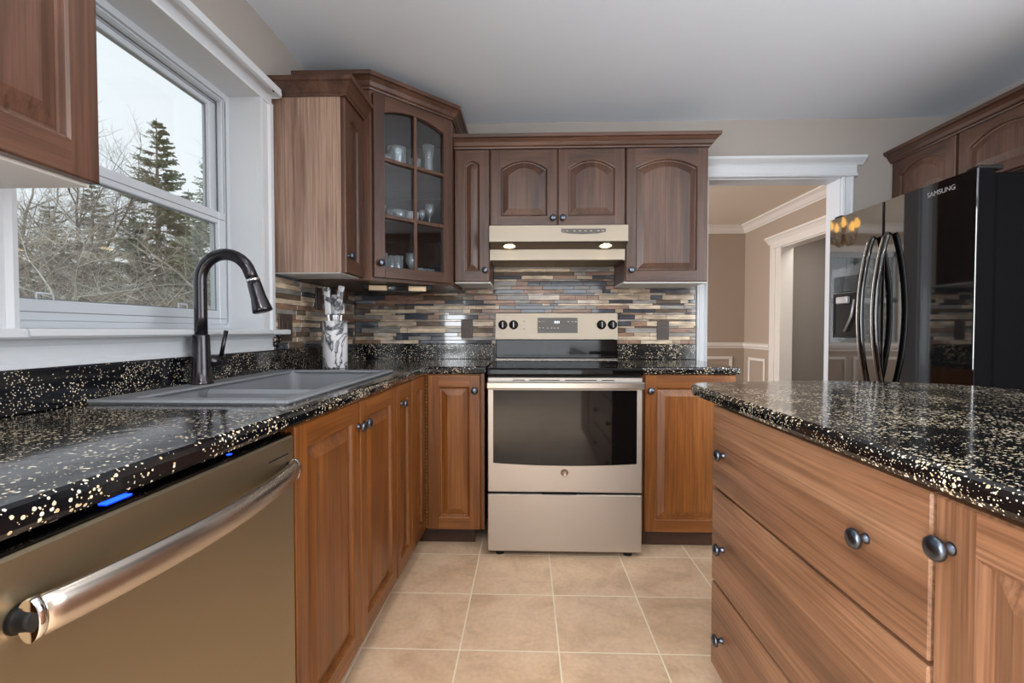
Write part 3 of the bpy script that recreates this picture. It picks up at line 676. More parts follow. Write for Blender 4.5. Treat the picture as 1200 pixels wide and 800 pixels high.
# near base cabinet beyond the dishwasher (towards the camera)
nb2 = base('base_cabinet', 'brown base cabinet on the camera side of the dishwasher, mostly out of frame', 'cabinet', run_pt(-.15), RL, .600, D_L - .04, LOM)
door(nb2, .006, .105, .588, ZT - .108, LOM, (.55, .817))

# ------------------------------------------------------------------ counters
CT0, CT1 = .900, .937
ov = .034
E0 = Vector((P0.x + ov, P0.y - .018))              # inner corner of the counter edge
Ea = E0 - dl * ((E0.y - (-.15)) / dl.y)
NOSE = [(-.03, CT0), (-.008, CT0), (-.003, CT0 + .003), (0, CT0 + .010), (0, CT1 - .012), (-.003, CT1 - .004), (-.009, CT1), (-.03, CT1)]
ct = thing('countertop', 'black cream-flecked granite countertop wrapping the corner around the sink', 'countertop', (0, 0, 0))
def edge_in(y):  # x of the strip's inner side
    return E0.x + (y - E0.y) * dl.x / dl.y - .03
SX0, SX1, SY0, SY1 = -1.092, -.602, 1.132, 2.010
cm = MB().sweep(NOSE, [(Ea.x, Ea.y), (E0.x, E0.y), (-.2065, E0.y)], 1, smooth=False)
def slab(poly): cm.prism(poly, 'z', CT0, CT1)
slab([(XL + .001, -.15), (edge_in(-.15), -.15), (edge_in(SY0), SY0), (XL + .001, SY0)])
slab([(XL + .001, SY0), (SX0, SY0), (SX0, SY1), (XL + .001, SY1)])
slab([(SX1, SY0), (edge_in(SY0), SY0), (edge_in(SY1), SY1), (SX1, SY1)])
slab([(XL + .001, SY1), (edge_in(SY1), SY1), (edge_in(E0.y + .03), E0.y + .03), (-.2065, E0.y + .03), (-.2065, YB - .001), (XL + .001, YB - .001)])
cm.build('counter_slab', GRAN, ct)
MB().box(XL + .0005, -.15, CT1, XL + .020, YB - .001, 1.035, .003).box(XL + .020, YB - .020, CT1, -.2065, YB - .0005, 1.035, .003).build('upstand', GRAN, ct)
cs = thing('countertop', 'short black granite countertop right of the range by the doorway', 'countertop', (0, 0, 0))
cm = MB().sweep(NOSE, [(.578, E0.y), (1.068, E0.y), (1.068, YB - .026)], 1)
cm.prism([(.578, E0.y + .03), (1.038, E0.y + .03), (1.038, YB - .001), (.578, YB - .001)], 'z', CT0, CT1)
cm.build('counter_slab', GRAN, cs)
MB().box(.578, YB - .020, CT1, 1.072, YB - .0005, 1.035, .003).build('upstand', GRAN, cs)

# mosaic backsplash
rnd = random.Random(11)
def mosaic(u0, u1, z0, z1, ztops, place, name):
    mb = MB(); z = z0
    while z < z1 - .004:
        h = rnd.choice((.012, .0235, .0235, .0235, .0305)); h = min(h, z1 - z)
        u = u0 - rnd.random() * .1
        while u < u1:
            L = rnd.choice((.05, .075, .1, .15, .15, .2, .2, .25)); a, b2 = max(u, u0), min(u + L, u1)
            if b2 - a > .003:
                mi = rnd.choices(range(6), (16, 20, 17, 22, 15, 12))[0]; th = .0065 + rnd.random() * .002
                low = min(zl for ua, ub, zl in ztops)
                for (ua, ub, zl) in ([(u0, u1, low)] if z + h <= low else ztops):
                    aa, bb2 = max(a, ua), min(b2, ub); zt = min(z + h, zl)
                    if bb2 - aa > .003 and zt - z > .003: place(mb, aa + .0007, bb2 - .0007, z + .0007, zt - .0007, th, mi)
            u += L
        z += h
    return mb
bk = mosaic(XL + .010, 1.074, 1.0352, 1.70, [(XL + .010, -.413, 1.364), (-.413, -.209, 1.3905), (-.209, .559, 1.515), (.559, 1.074, 1.3885)],
            lambda mb, a, b2, z0, z1, th, mi: mb.box(a, YB - .002 - th, z0, b2, YB - .002, z1, .0012, mi), 'back')
bk.box(XL + .002, YB - .0035, 1.0352, -.209, YB - .0004, 1.364, 0, 6).box(-.209, YB - .0035, 1.0352, .559, YB - .0004, 1.515, 0, 6).box(.559, YB - .0035, 1.0352, 1.074, YB - .0004, 1.3885, 0, 6)
o = bk.build('tile_backsplash', MOSAIC); o['kind'] = 'structure'
lk = mosaic(2.020, YB - .012, 1.0352, 1.3705, [(2.020, 2.253, 1.3705), (2.253, YB - .012, 1.364)],
            lambda mb, a, b2, z0, z1, th, mi: mb.box(XL + .002, a, z0, XL + .002 + th, b2, z1, .0012, mi), 'left')
lk.box(XL + .0004, 2.012, 1.0352, XL + .0035, 2.253, 1.3705, 0, 6).box(XL + .0004, 2.253, 1.0352, XL + .0035, YB - .005, 1.364, 0, 6)
o = lk.build('tile_backsplash_side', MOSAIC); o['kind'] = 'structure'

# ------------------------------------------------------------------ sink and faucet
sk = thing('sink', 'grey composite double-bowl drop-in sink in the left counter', 'sink', ((SX0 + SX1) / 2, (SY0 + SY1) / 2, CT1))
cx, cy = (SX0 + SX1) / 2, (SY0 + SY1) / 2
def bowl(mb, x0, x1, y0, y1, zt, zb):
    r = .045; n = 6
    def ring(i, z, rr):
        P = []
        for (qx, qy, a0) in ((x1 - i - rr, y1 - i - rr, 0), (x0 + i + rr, y1 - i - rr, PI / 2), (x0 + i + rr, y0 + i + rr, PI), (x1 - i - rr, y0 + i + rr, 1.5 * PI)):
            for k_ in range(n + 1): P.append((qx + rr * math.cos(a0 + PI / 2 * k_ / n), qy + rr * math.sin(a0 + PI / 2 * k_ / n), z))
        return P
    Rg = [ring(0, zt, r), ring(.002, zt - .006, r), ring(.010, zb + .03, r), ring(.018, zb + .008, r), ring(.04, zb, r)]
    k_ = len(Rg[0])
    for a, b2 in zip(Rg, Rg[1:]): mb.add(a + b2, [(i, (i + 1) % k_, k_ + (i + 1) % k_, k_ + i) for i in range(k_)], True)
    mb.add(Rg[-1], [tuple(range(k_))]); return Rg[0]
sm_ = MB()
X0, X1, Y0, Y1 = SX0 - cx - .006, SX1 - cx + .018, SY0 - cy - .014, SY1 - cy + .014
zt = .011
bx0, bx1 = SX0 - cx + .072, SX1 - cx - .010
by = [SY0 - cy + .030, 1.392 - cy, 1.420 - cy, SY1 - cy - .030]
# rim: flat strips with rounded outer edge
sm_.box(X0, Y0, 0.0003, bx0 + .012, Y1, zt, .005).box(bx1 - .012, Y0, .0003, X1, Y1, zt, .005).box(bx0 - .0, Y0, .0003, bx1, by[0] + .012, zt, .005).box(bx0, by[3] - .012, .0003, bx1, Y1, zt, .005)
sm_.build('rim', SINKM, sk)
b_ = MB(); bowl(b_, bx0, bx1, by[0], by[3], zt - .001, -.19); bo = b_.build('basin', SINKM, sk, recalc=False)
MB().box(bx0 + .030, by[1], -.186, bx1 - .004, by[2], .002, .011).build('divider', SINKM, bo)
for yy in ((by[0] + by[1]) / 2, (by[2] + by[3]) / 2):
    MB().lathe([(.0, .002), (.022, .002), (.026, .004), (.040, .004), (.042, .001)], (-.0, yy, -.19), (0, 0, 1), 20).build('drain_strainer', CHROME, sk)

FX, FY, FZ = -1.052, 1.472, CT1 + .0112
fc = thing('faucet', 'dark bronze gooseneck pull-down faucet standing behind the sink', 'faucet', (FX, FY, FZ))
MB().lathe([(.034, 0), (.034, .004), (.029, .010), (.027, .05), (.0245, .155), (.0235, .160), (.0, .160)], (0, 0, 0), (0, 0, 1), 24).build('base', BRONZE, fc)
fd = Vector((.99, .14, 0)).normalized()
pts = [Vector((0, 0, .158)), Vector((0, 0, .22)), Vector((0, 0, .30))]
R_ = .078; zc_ = .335
for i in range(0, 15):
    a = PI - (PI * .90) * i / 14; pts.append(fd * (R_ + R_ * math.cos(a)) + Vector((0, 0, zc_ + R_ * 1.08 * math.sin(a))))
tip = pts[-1]; dn = (pts[-1] - pts[-2]).normalized()
pts.append(tip + dn * .025)
MB().tube(pts, .0190, 18).build('gooseneck', BRONZE, fc)
e = pts[-1]; dn2 = (fd * .27 + Vector((0, 0, -.96))).normalized()
MB().lathe([(.0195, -.004), (.0215, .0), (.0205, .006)], e, dn2, 20).build('collar_ring', CHROME, fc)
MB().lathe([(.0200, .004), (.0215, .02), (.0235, .06), (.0300, .098), (.0310, .106), (.026, .109), (.0, .107)], e, dn2, 22).build('spray_head', BRONZE, fc)
MB().tube([(0, .018, .070), (.020, .078, .070)], [.021, .020], 16).build('valve_housing', BRONZE, fc)
MB().tube([(.018, .070, .082), (.022, .078, .13), (.026, .086, .172)], [.0075, .0065, .0075], 10).build('lever', BRONZE, fc)

# ------------------------------------------------------------------ range
RX0, RX1, RY = -.1925, .5675, 2.29
rg = thing('range', 'stainless steel electric range with black glass cooktop between base cabinets', 'stove', (RX0, RY, 0))
RW = RX1 - RX0
MB().box(.003, .004, .02, RW - .003, YB - RY - .03, .895, .002).build('range_body', BLACKP, rg)
MB().box(-.006, -.030, .899, RW + .006, YB - RY - .075, .938, .010).build('cooktop', BLACKG, rg)
tr_ = MB().box(.0, YB - RY - .09, .9385, RW, YB - RY - .074, .945, .002).build('cooktop_trim', STEELH, rg)
for (x, y, r) in ((.19, .13, .105), (.57, .13, .085), (.19, .43, .085), (.57, .43, .105)):
    ring = MB()
    for rr in (r, r * .6):
        n = 40; vs = []
        for k_ in range(n):
            a = 2 * PI * k_ / n; vs += [(x + rr * math.cos(a), y + rr * math.sin(a), .9383), (x + (rr - .003) * math.cos(a), y + (rr - .003) * math.sin(a), .9383)]
        ring.add(vs, [(2 * i, 2 * i + 1, (2 * i + 3) % (2 * n), (2 * i + 2) % (2 * n)) for i in range(n)])
    ring.build('burner_ring', GREYP, rg)
gy = YB - RY - .075                                    # backguard front
MB().box(.0, gy, .946, RW, YB - RY - .012, 1.064, .004).build('backguard_base', BLACKG, rg)
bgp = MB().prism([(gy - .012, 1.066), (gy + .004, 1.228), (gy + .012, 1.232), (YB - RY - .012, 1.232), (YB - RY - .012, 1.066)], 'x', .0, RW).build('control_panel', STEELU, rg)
def on_panel(z): return gy - .012 + (z - 1.066) / (1.228 - 1.066) * .016
MB().prism([(on_panel(1.105) - .002, 1.105), (on_panel(1.200) - .002, 1.200), (on_panel(1.200) + .002, 1.200), (on_panel(1.105) + .002, 1.105)], 'x', .262, .512).build('display', GREYP, bgp)
tilt = (PI / 2 - .0985, 0, 0)
text('clock_digits', '8:01', .021, DIGIT, bgp, (.385, on_panel(1.172) - .003, 1.172), tilt)
for x, z in ((.275, 1.176), (.296, 1.176), (.300, 1.176), (.275, 1.138), (.298, 1.138), (.325, 1.136), (.349, 1.136), (.368, 1.136), (.390, 1.136), (.455, 1.176), (.480, 1.176), (.500, 1.176)):
    MB().box(x - .006, on_panel(z) - .0026, z - .003, x + .006, on_panel(z) - .0018, z + .003).build('touch_key', KEYP, bgp)
for x in (.045, .113, .660, .728):
    z = 1.156; y = on_panel(z)
    kn = MB().lathe([(.0285, 0), (.0285, .004), (.024, .006), (.022, .022), (.020, .024), (.0, .0245)], (x, y, z), (0, -1, .1), 22).box(x - .0045, y - .030, z - .021, x + .0045, y - .020, z + .021, .002).build('knob', BLACKP, bgp)
    MB().box(x - .0018, y - .0312, z - .016, x + .0018, y - .0301, z + .018).build('pointer', SILVERP, kn)
for z in (1.130, 1.178): MB().lathe([(.003, 0), (.003, .001), (0, .001)], (.178, on_panel(z) - .0005, z), (0, -1, .1), 10).build('indicator_dot', BLACKP, bgp)
od = MB()
od.box(.002, -.020, .325, RW - .002, .003, .892, .004)
odo = od.build('oven_door', STEEL, rg)
sl = MB()
for x0, x1 in ((.125, .185), (.205, .355), (.382, .535), (.560, .620)): sl.box(x0, -.0212, .8765, x1, -.0195, .8805)
sl.build('vent_slot', CASEBLACK, odo)
bot = [(.030 + (RW - .06) * i / 20, .470 - .012 * (1 - (2 * i / 20 - 1) ** 2)) for i in range(21)]
MB().prism(bot + [(RW - .030, .829), (.030, .829)], 'y', -.0235, -.0195).build('window_glass', BLACKG, odo)
MB().box(-.001, -.066, .838, RW + .001, -.046, .874, .006).box(.03, -.047, .846, .06, -.019, .868, .003).box(RW - .06, -.047, .846, RW - .03, -.019, .868, .003).build('handle_bar', STEELH, odo)
bd = MB().lathe([(.0, .0022), (.0150, .0022), (.0155, .003), (.0185, .003), (.0190, .0)], (RW / 2, -.020, .424), (0, -1, 0), 28).build('round_badge', plain('badge_bronze', (150, 128, 108), .35, .8), odo)
bl = text('monogram', 'GE', .014, SILVERP, bd, (RW / 2, -.0226, .424), (PI / 2, 0, 0))
MB().box(.002, -.020, .030, RW - .002, .003, .314, .004).build('storage_drawer', STEEL, rg)
MB().box(.27, -.019, .3145, .44, -.004, .3195, .001).build('drawer_pull_lip', CASEBLACK, rg)
for x, y in ((.06, .03), (RW - .06, .03), (.06, .55), (RW - .06, .55)): MB().lathe([(.022, 0), (.022, .02), (0, .02)], (x, y, 0), (0, 0, 1), 14).build('foot', RUBBER, rg)

# ------------------------------------------------------------------ range hood
hd = thing('range_hood', 'stainless under-cabinet range hood with two lit lamps above the stove', 'range hood', (-.208, YB, 1.50))
HW = .766
prof = [(-.010, .1995), (-.425, .1995), (-.430, .195), (-.430, .108), (-.424, .104), (-.328, .082), (-.328, .022), (-.322, .020), (-.322, .028), (-.010, .028)]
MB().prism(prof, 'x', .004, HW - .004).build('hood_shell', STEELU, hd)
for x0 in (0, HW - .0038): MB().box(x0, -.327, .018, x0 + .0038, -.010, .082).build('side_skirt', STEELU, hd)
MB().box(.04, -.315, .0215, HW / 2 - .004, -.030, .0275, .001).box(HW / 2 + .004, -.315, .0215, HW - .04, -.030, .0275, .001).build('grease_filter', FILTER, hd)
MB().prism([(.398, .176), (.640, .176), (.640, .158), (.60, .150), (.52, .146), (.44, .150), (.398, .158)], 'y', -.4325, -.4298).build('control_panel', GREYP, hd)
for x in (.41, .43, .47, .50, .53, .56, .60, .625): MB().box(x - .006, -.4335, .161, x + .006, -.4324, .166).build('push_button', KEYP, hd)
nrm = Vector((0, -.224, -.975)).normalized()
for x in (.112, .648):
    c_ = Vector((x, -.378, .0935))
    MB().lathe([(.040, 0), (.041, .003), (.033, .004), (.033, .001)], c_, nrm, 24).build('lamp_trim_ring', STEELH, hd)
    MB().lathe([(.033, .001), (.020, .0035), (0, .0045)], c_, nrm, 24).build('lamp_lens', LENS, hd)
    sp = bpy.data.lights.new('hood_lamp', 'SPOT'); sp.energy = 1.6; sp.color = LAMP; sp.spot_size = 2.3; sp.spot_blend = .6; sp.shadow_soft_size = .03
    so = bpy.data.objects.new('hood_lamp', sp); COL.objects.link(so); so.parent = hd; so.location = c_ + nrm * .012; so.rotation_euler = (-.22, 0, 0)

# ------------------------------------------------------------------ refrigerator
FYF, FRW, FXF = 2.825, .905, 1.795
fg = thing('refrigerator', 'glossy black french-door refrigerator with bowed handles at right', 'refrigerator', (FXF, FYF, 0), -PI / 2)
MB().box(.004, .078, .03, FRW - .004, XR - FXF - .02, 1.752, .006).build('case', FRSIDE, fg)
def fdoor(name, x0, x1, z0, z1):
    mb = MB(); P = []
    for d_, y in ((0, .006), (.001, .003), (.003, .001), (.007, 0)): P.append((x0 + d_, y))
    for i in range(1, 8): u = i / 8; P.append((x0 + .007 + (x1 - x0 - .014) * u, -.0012 * (1 - (2 * u - 1) ** 2)))
    for d_, y in ((.007, 0), (.003, .001), (.001, .003), (0, .006)): P.append((x1 - d_, y))
    mb.prism(P + [(x1, .070), (x0, .070)], 'z', z0, z1, smooth=False)
    for i in range(len(P) - 4, len(P) + 4): mb.mi[i % len(mb.mi)] = 0
    nf = len(mb.f)
    for i in range(nf):
        xs = [mb.v[k_][1] for k_ in mb.f[i]]
        if max(xs) > .05: mb.mi[i] = 1
    o = mb.build(name, [FRIDGE, FRSIDE], fg); return o
FM = .420
dA = fdoor('left_door', .002, FM - .003, .74, 1.768); dB = fdoor('right_door', FM + .003, FRW - .002, .74, 1.768)
dC = fdoor('freezer_drawer', .002, FRW - .002, .06, .730)
for d_, hx in ((dA, FM - .050), (dB, FM + .050)):
    hp = []
    for i in range(61):
        u = i / 60; hp.append((hx, -.014 - .058 * math.sin(PI * u) ** .75, .80 + .80 * u))
    MB().tube(hp, .0155, 14, flat=(.8, 1.0)).build('bow_handle', FRIDGE, d_)
    trim = [(p[0] - .013, p[1] - .011, p[2]) for p in hp[1:-1]]
    MB().tube(trim, .0024, 6).build('handle_trim', STEELH, d_)
MB().tube([(.12, -.055, .62), (FRW - .12, -.055, .62)], .014, 12).box(.14, -.055, .61, .17, .0, .63).box(FRW - .17, -.055, .61, FRW - .14, .0, .63).build('drawer_handle', FRIDGE, dC)
dsp = MB().box(.060, -.012, 1.080, .260, -.003, 1.098, .002).box(.060, -.012, 1.312, .260, -.003, 1.330, .002).box(.060, -.012, 1.098, .074, -.003, 1.312, .002).box(.246, -.012, 1.098, .260, -.003, 1.312, .002).box(.074, -.0075, 1.098, .246, -.006, 1.312)
dso = dsp.build('dispenser', BLACKP, dA)
MB().box(.110, -.030, 1.270, .200, -.008, 1.310, .004).build('dispenser_nozzle', SILVERP, dso)
MB().tube([(.235, -.012, 1.290), (.22, -.016, 1.20), (.17, -.018, 1.115)], .006, 8).build('dispenser_lever', SILVERP, dso)
MB().box(.060, -.010, 1.335, .260, -.004, 1.425, .002).build('dispenser_display', BLACKG, dA)
text('brand_lettering', 'SAMSUNG', .030, SILVERP, dB, (.742, -.0016, 1.722), (PI / 2, 0, 0))
for x in (.04, FRW - .045): MB().box(x - .028, .02, 1.7685, x + .028, .12, 1.786, .004).build('hinge_cover', BLACKP, fg)
for x, y in ((.06, .12), (FRW - .06, .12), (.06, .70), (FRW - .06, .70)): MB().lathe([(.025, 0), (.025, .03), (0, .03)], (x, y, 0), (0, 0, 1), 12).build('foot', RUBBER, fg)

# ------------------------------------------------------------------ island
IX = .590
isl = thing('island_cabinet', 'walnut island cabinet with three slab drawers and a raised panel door', 'kitchen island', (IX, 1.435, 0), -PI / 2)
IL = 1.735
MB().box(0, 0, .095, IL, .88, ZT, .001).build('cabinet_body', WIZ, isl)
MB().box(.03, .06, 0, IL, .80, .0945).build('toe_kick', WDARK, isl)
def drawer(z0, z1, ks):
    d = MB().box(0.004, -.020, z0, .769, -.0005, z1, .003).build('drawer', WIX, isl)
    for x, z in ks: knob(d, x, z, -.02)
drawer(.650, .893, [(.085, .760), (.645, .772)])
drawer(.362, .643, [(.085, .485), (.640, .485)])
drawer(.100, .355, [(.085, .218), (.640, .218)])
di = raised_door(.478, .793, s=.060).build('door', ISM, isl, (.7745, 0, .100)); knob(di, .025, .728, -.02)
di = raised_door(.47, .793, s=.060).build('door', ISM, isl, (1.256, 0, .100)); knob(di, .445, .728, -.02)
poly = [(.560, -.30), (.560, 1.575), (.568, 1.615), (.590, 1.648), (.625, 1.672), (.70, 1.690), (.90, 1.728), (1.10, 1.742), (1.25, 1.728), (1.37, 1.692), (1.46, 1.64), (1.52, 1.56), (1.55, 1.45), (1.56, 1.30), (1.56, -.30)]
it = MB()
rings = [(-.010, CT0), (-.003, CT0 + .003), (0, CT0 + .011), (0, CT1 - .012), (-.003, CT1 - .004), (-.010, CT1)]
cxy = Vector((1.06, .7))
def inset(i):
    n = len(poly); out = []
    for k_ in range(n):
        p, a, b2 = Vector(poly[k_]), Vector(poly[k_ - 1]), Vector(poly[(k_ + 1) % n])
        d1_, d2_ = (p - a).normalized(), (b2 - p).normalized(); n1, n2 = Vector((-d1_.y, d1_.x)), Vector((-d2_.y, d2_.x))
        mt = (n1 + n2) / (1 + n1.dot(n2)); out.append(p + mt * i)
    return out
RR = [[(p.x, p.y, z) for p in inset(i)] for i, z in rings]
n = len(poly)
for a, b2 in zip(RR, RR[1:]): it.add(a + b2, [(i, (i + 1) % n, n + (i + 1) % n, n + i) for i in range(n)])
it.add(RR[0], [tuple(range(n))]); it.add(RR[-1], [tuple(range(n))])
tag(it.build('island_countertop', GRANI), 'black cream-flecked granite island top with rounded far end', 'countertop')

# ------------------------------------------------------------------ small things on walls and counter
kbk = thing('knife_block', 'white marble-patterned round knife block with matching knives in the counter corner', 'knife block', (-.938, 2.252, CT1 + .0005))
MB().lathe([(.056, 0), (.058, .004), (.058, .226), (.055, .230), (0, .230)], (0, 0, 0), (0, 0, 1), 32).build('holder', MARBLE, kbk)
for i, (x, y, ang, L, nm) in enumerate(((-.026, -.01, -.06, .165, 'a'), (-.010, .016, .02, .130, 'b'), (.012, -.012, .16, .172, 'c'), (.024, .014, .06, .085, 'd'))):
    kn = MB(); Mx = Matrix.Translation((x, y, .2302)) @ Matrix.Rotation(ang, 4, 'Y')
    kn.box(-.006, -.010, .0, .006, .010, .030, .001, 1, Mx).box(-.014, -.009, .030, .014, .009, L, .004, 0, Mx)
    kn.build('knife_handle', [MARBLE, CHROME], kbk)

def outlet(label, loc, rz, w_=.075, h=.118, kind='duplex'):
    t = thing('wall_outlet' if kind == 'duplex' else 'wall_switch', label, 'outlet' if kind == 'duplex' else 'switch', loc, rz)
    MB().box(-w_ / 2, -.006, -h / 2, w_ / 2, 0, h / 2, .002).build('cover_plate', BROWNP, t)
    if kind == 'duplex':
        for s in (-1, 1):
            r = MB().box(-.017, -.0085, s * .020 - .014, .017, -.0062, s * .020 + .014, .004).build('receptacle', BROWNP, t)
            MB().box(-.008, -.0088, s * .020 - .004, -.006, -.0084, s * .020 + .006).box(.006, -.0088, s * .020 - .004, .008, -.0084, s * .020 + .006).build('slots', BROWND, r)
    else:
        for s in ((-1, 1) if w_ > .1 else (0,)):
            MB().box(s * .023 - .016, -.009, -.033, s * .023 + .016, -.0062, .033, .002).build('rocker', BROWNP, t)
    return t
outlet('dark brown outlet plate on mosaic left of the range', (-.381, YB - .0115, 1.130), 0)
outlet('dark brown outlet plate on mosaic right of the range', (.866, YB - .0115, 1.122), 0)
outlet('dark brown double switch plate on mosaic beside the window sill', (XL + .0115, 2.102, 1.134), PI / 2, .118, .125, 'switch')
outlet('dark brown switch plate on mosaic above the knife block corner', (XL + .0115, 2.447, 1.290), PI / 2, .078, .118, 'switch')
hk = thing('round_hook', 'small dark round bracket on the wall below the sill end', 'hook', (XL + .0005, 2.035, 1.063))
MB().lathe([(.018, 0), (.018, .008), (.012, .014), (.0, .016)], (.0, 0, -.003), (1, 0, 0), 16).build('round_plate', BRONZE, hk)
MB().tube([(.010, .002, .0), (.022, .004, .012), (.024, .004, .030)], .005, 8).build('pin', BRONZE, hk)

# under-cabinet radio
rd = thing('radio', 'champagne and black under-cabinet radio mounted beneath the glass corner cabinet', 'radio', (-.715, 2.56, 1.366), .30)
MB().prism([(-.19, -.0005), (.19, -.0005), (.17, -.022), (.10, -.038), (-.10, -.038), (-.17, -.022)], 'y', -.088, .16).build('housing', BLACKP, rd)
for x0 in (-.150, .055): MB().box(x0, -.096, -.034, x0 + .095, -.0882, -.006, .003).build('speaker_panel', RADIOM, rd)
MB().box(-.053, -.094, -.030, .053, -.0882, -.008, .002).build('display', BLACKG, rd)
MB().lathe([(.007, 0), (.006, .010), (0, .010)], (-.042, -.0945, -.018), (0, -1, 0), 12).build('dial', CHROME, rd)

# glassware and china inside the corner cabinet
def glass(name, label, cat, grp, prof, x, y, z, m=None):
    o = MB().lathe(prof, (0, 0, 0), (0, 0, 1), 20).build(name, m or GLASSW, None, (x, y, z)); tag(o, label, cat, grp); return o
def tumbler(r, h): return [(r * .82, 0), (r, h), (r - .0025, h), (r * .78, .008), (0, .008)]
def stem(r, h): return [(r * .85, 0), (r * .8, .003), (.005, .008), (.004, h * .42), (r * .55, h * .5), (r, h * .72), (r * .88, h), (r * .85, h), (r * .95, h * .72), (r * .5, h * .53), (0, h * .5)]
def diag(u, dpt): 
    d = dg.normalized(); nn = Vector((-d.y, d.x)); p = PA + d * u + nn * dpt; return p.x, p.y
zb = CZ0 + .0202; z2 = 1.682 + .0142; z3 = 1.960 + .0142
first = None
for i, (u, dp_, r, h) in enumerate(((.105, .09, .030, .135), (.150, .075, .028, .120), (.195, .085, .029, .128), (.130, .16, .030, .13), (.215, .15, .028, .14), (.170, .22, .030, .125))):
    x, y = diag(u, dp_)
    if first is None: first = glass('tumbler', 'clear tall tumbler in the left cluster on the corner cabinet bottom shelf', 'glass', 'tumblers on the bottom shelf', tumbler(r, h), x, y, zb)
    else:
        c = first.copy(); COL.objects.link(c); c.location = (x, y, zb); c.scale = (r / .030, r / .030, h / .135)
x, y = diag(.275, .08); glass('goblet', 'clear stemmed goblet at centre of the corner cabinet bottom shelf', 'glass', None, stem(.030, .150), x, y, zb)
first = None
for i, (u, dp_) in enumerate(((.322, .075), (.365, .08), (.405, .09), (.340, .14), (.385, .15))):
    x, y = diag(u, dp_)
    if first is None: first = glass('shot_glass', 'short clear glass at right of the corner cabinet bottom shelf', 'glass', 'short glasses on the bottom shelf', tumbler(.022, .075), x, y, zb)
    else:
        c = first.copy(); COL.objects.link(c); c.location = (x, y, zb)
x, y = diag(.085, .14); glass('bowl', 'white china bowl at left of the corner cabinet middle shelf', 'bowl', None, [(.035, 0), (.035, .006), (.055, .03), (.066, .075), (.063, .075), (.05, .03), (.0, .012)], x, y, z2, CERAM)
x, y = diag(.200, .09); bp = glass('pattern_bowl', 'crystal cut bowl at centre of the corner cabinet middle shelf', 'bowl', None, [(.03, 0), (.045, .02), (.055, .055), (.052, .055), (.042, .022), (0, .008)], x, y, z2)
x, y = diag(.285, .09); glass('teacup', 'white china teacup right of centre on the corner cabinet middle shelf', 'cup', None, [(.022, 0), (.024, .006), (.036, .03), (.040, .062), (.037, .062), (.033, .03), (0, .008)], x, y, z2, CERAM)
x, y = diag(.345, .085); glass('liqueur_glass', 'small stemmed liqueur glass on the corner cabinet middle shelf', 'glass', None, stem(.018, .085), x, y, z2)
x, y = diag(.395, .085); glass('wine_glass', 'taller stemmed glass at right end of the corner cabinet middle shelf', 'glass', None, stem(.024, .125), x, y, z2)
x, y = diag(.195, .085); glass('glass_pitcher', 'wide clear glass jar left of centre on the corner cabinet top shelf', 'jar', None, [(.042, 0), (.046, .01), (.046, .085), (.050, .105), (.047, .105), (.043, .085), (.043, .012), (0, .010)], x, y, z3)
first = None
for i, (u, dp_) in enumerate(((.100, .085), (.142, .095), (.118, .15))):
    x, y = diag(u, dp_)
    if first is None: first = glass('small_glass', 'small clear glass at left of the corner cabinet top shelf', 'glass', 'small glasses on the top shelf', tumbler(.020, .060), x, y, z3)
    else:
        c = first.copy(); COL.objects.link(c); c.location = (x, y, z3)
x, y = diag(.305, .085); glass('tumbler', 'squat clear tumbler right of the muntin on the corner cabinet top shelf', 'glass', None, tumbler(.030, .075), x, y, z3)
x, y = diag(.392, .09); glass('glass_vase', 'tall flared clear glass vase at right of the corner cabinet top shelf', 'vase', None, [(.030, 0), (.026, .05), (.024, .10), (.034, .17), (.031, .17), (.021, .10), (.022, .02), (0, .01)], x, y, z3)

# ------------------------------------------------------------------ ceiling lamps and the dining chandelier
def downlight(x, y, power, label):
    t = thing('recessed_ceiling_light', label, 'ceiling light', (x, y, ZC), 0, 'recessed kitchen ceiling lights')
    MB().lathe([(.095, 0), (.092, -.006), (.078, -.008), (.075, -.001)], (0, 0, 0), (0, 0, 1), 28).build('trim_ring', WHITE, t)
    MB().lathe([(.075, -.002), (0, -.003)], (0, 0, 0), (0, 0, 1), 28).build('lens', LENS, t)
    l = bpy.data.lights.new('downlight_lamp', 'AREA'); l.shape = 'DISK'; l.size = .14; l.energy = power; l.color = LAMP
    o = bpy.data.objects.new('downlight_lamp', l); COL.objects.link(o); o.parent = t; o.location = (0, 0, -.012)
for i, (x, y) in enumerate(((-.15, 1.15), (1.15, 1.0), (-.15, -.6), (1.15, -.6), (.5, -1.9))):
    downlight(x, y, (1.6 if y > 0 and x < 0 else 3.5 if y > 0 else 10), 'white recessed ceiling light over the kitchen, out of the frame')

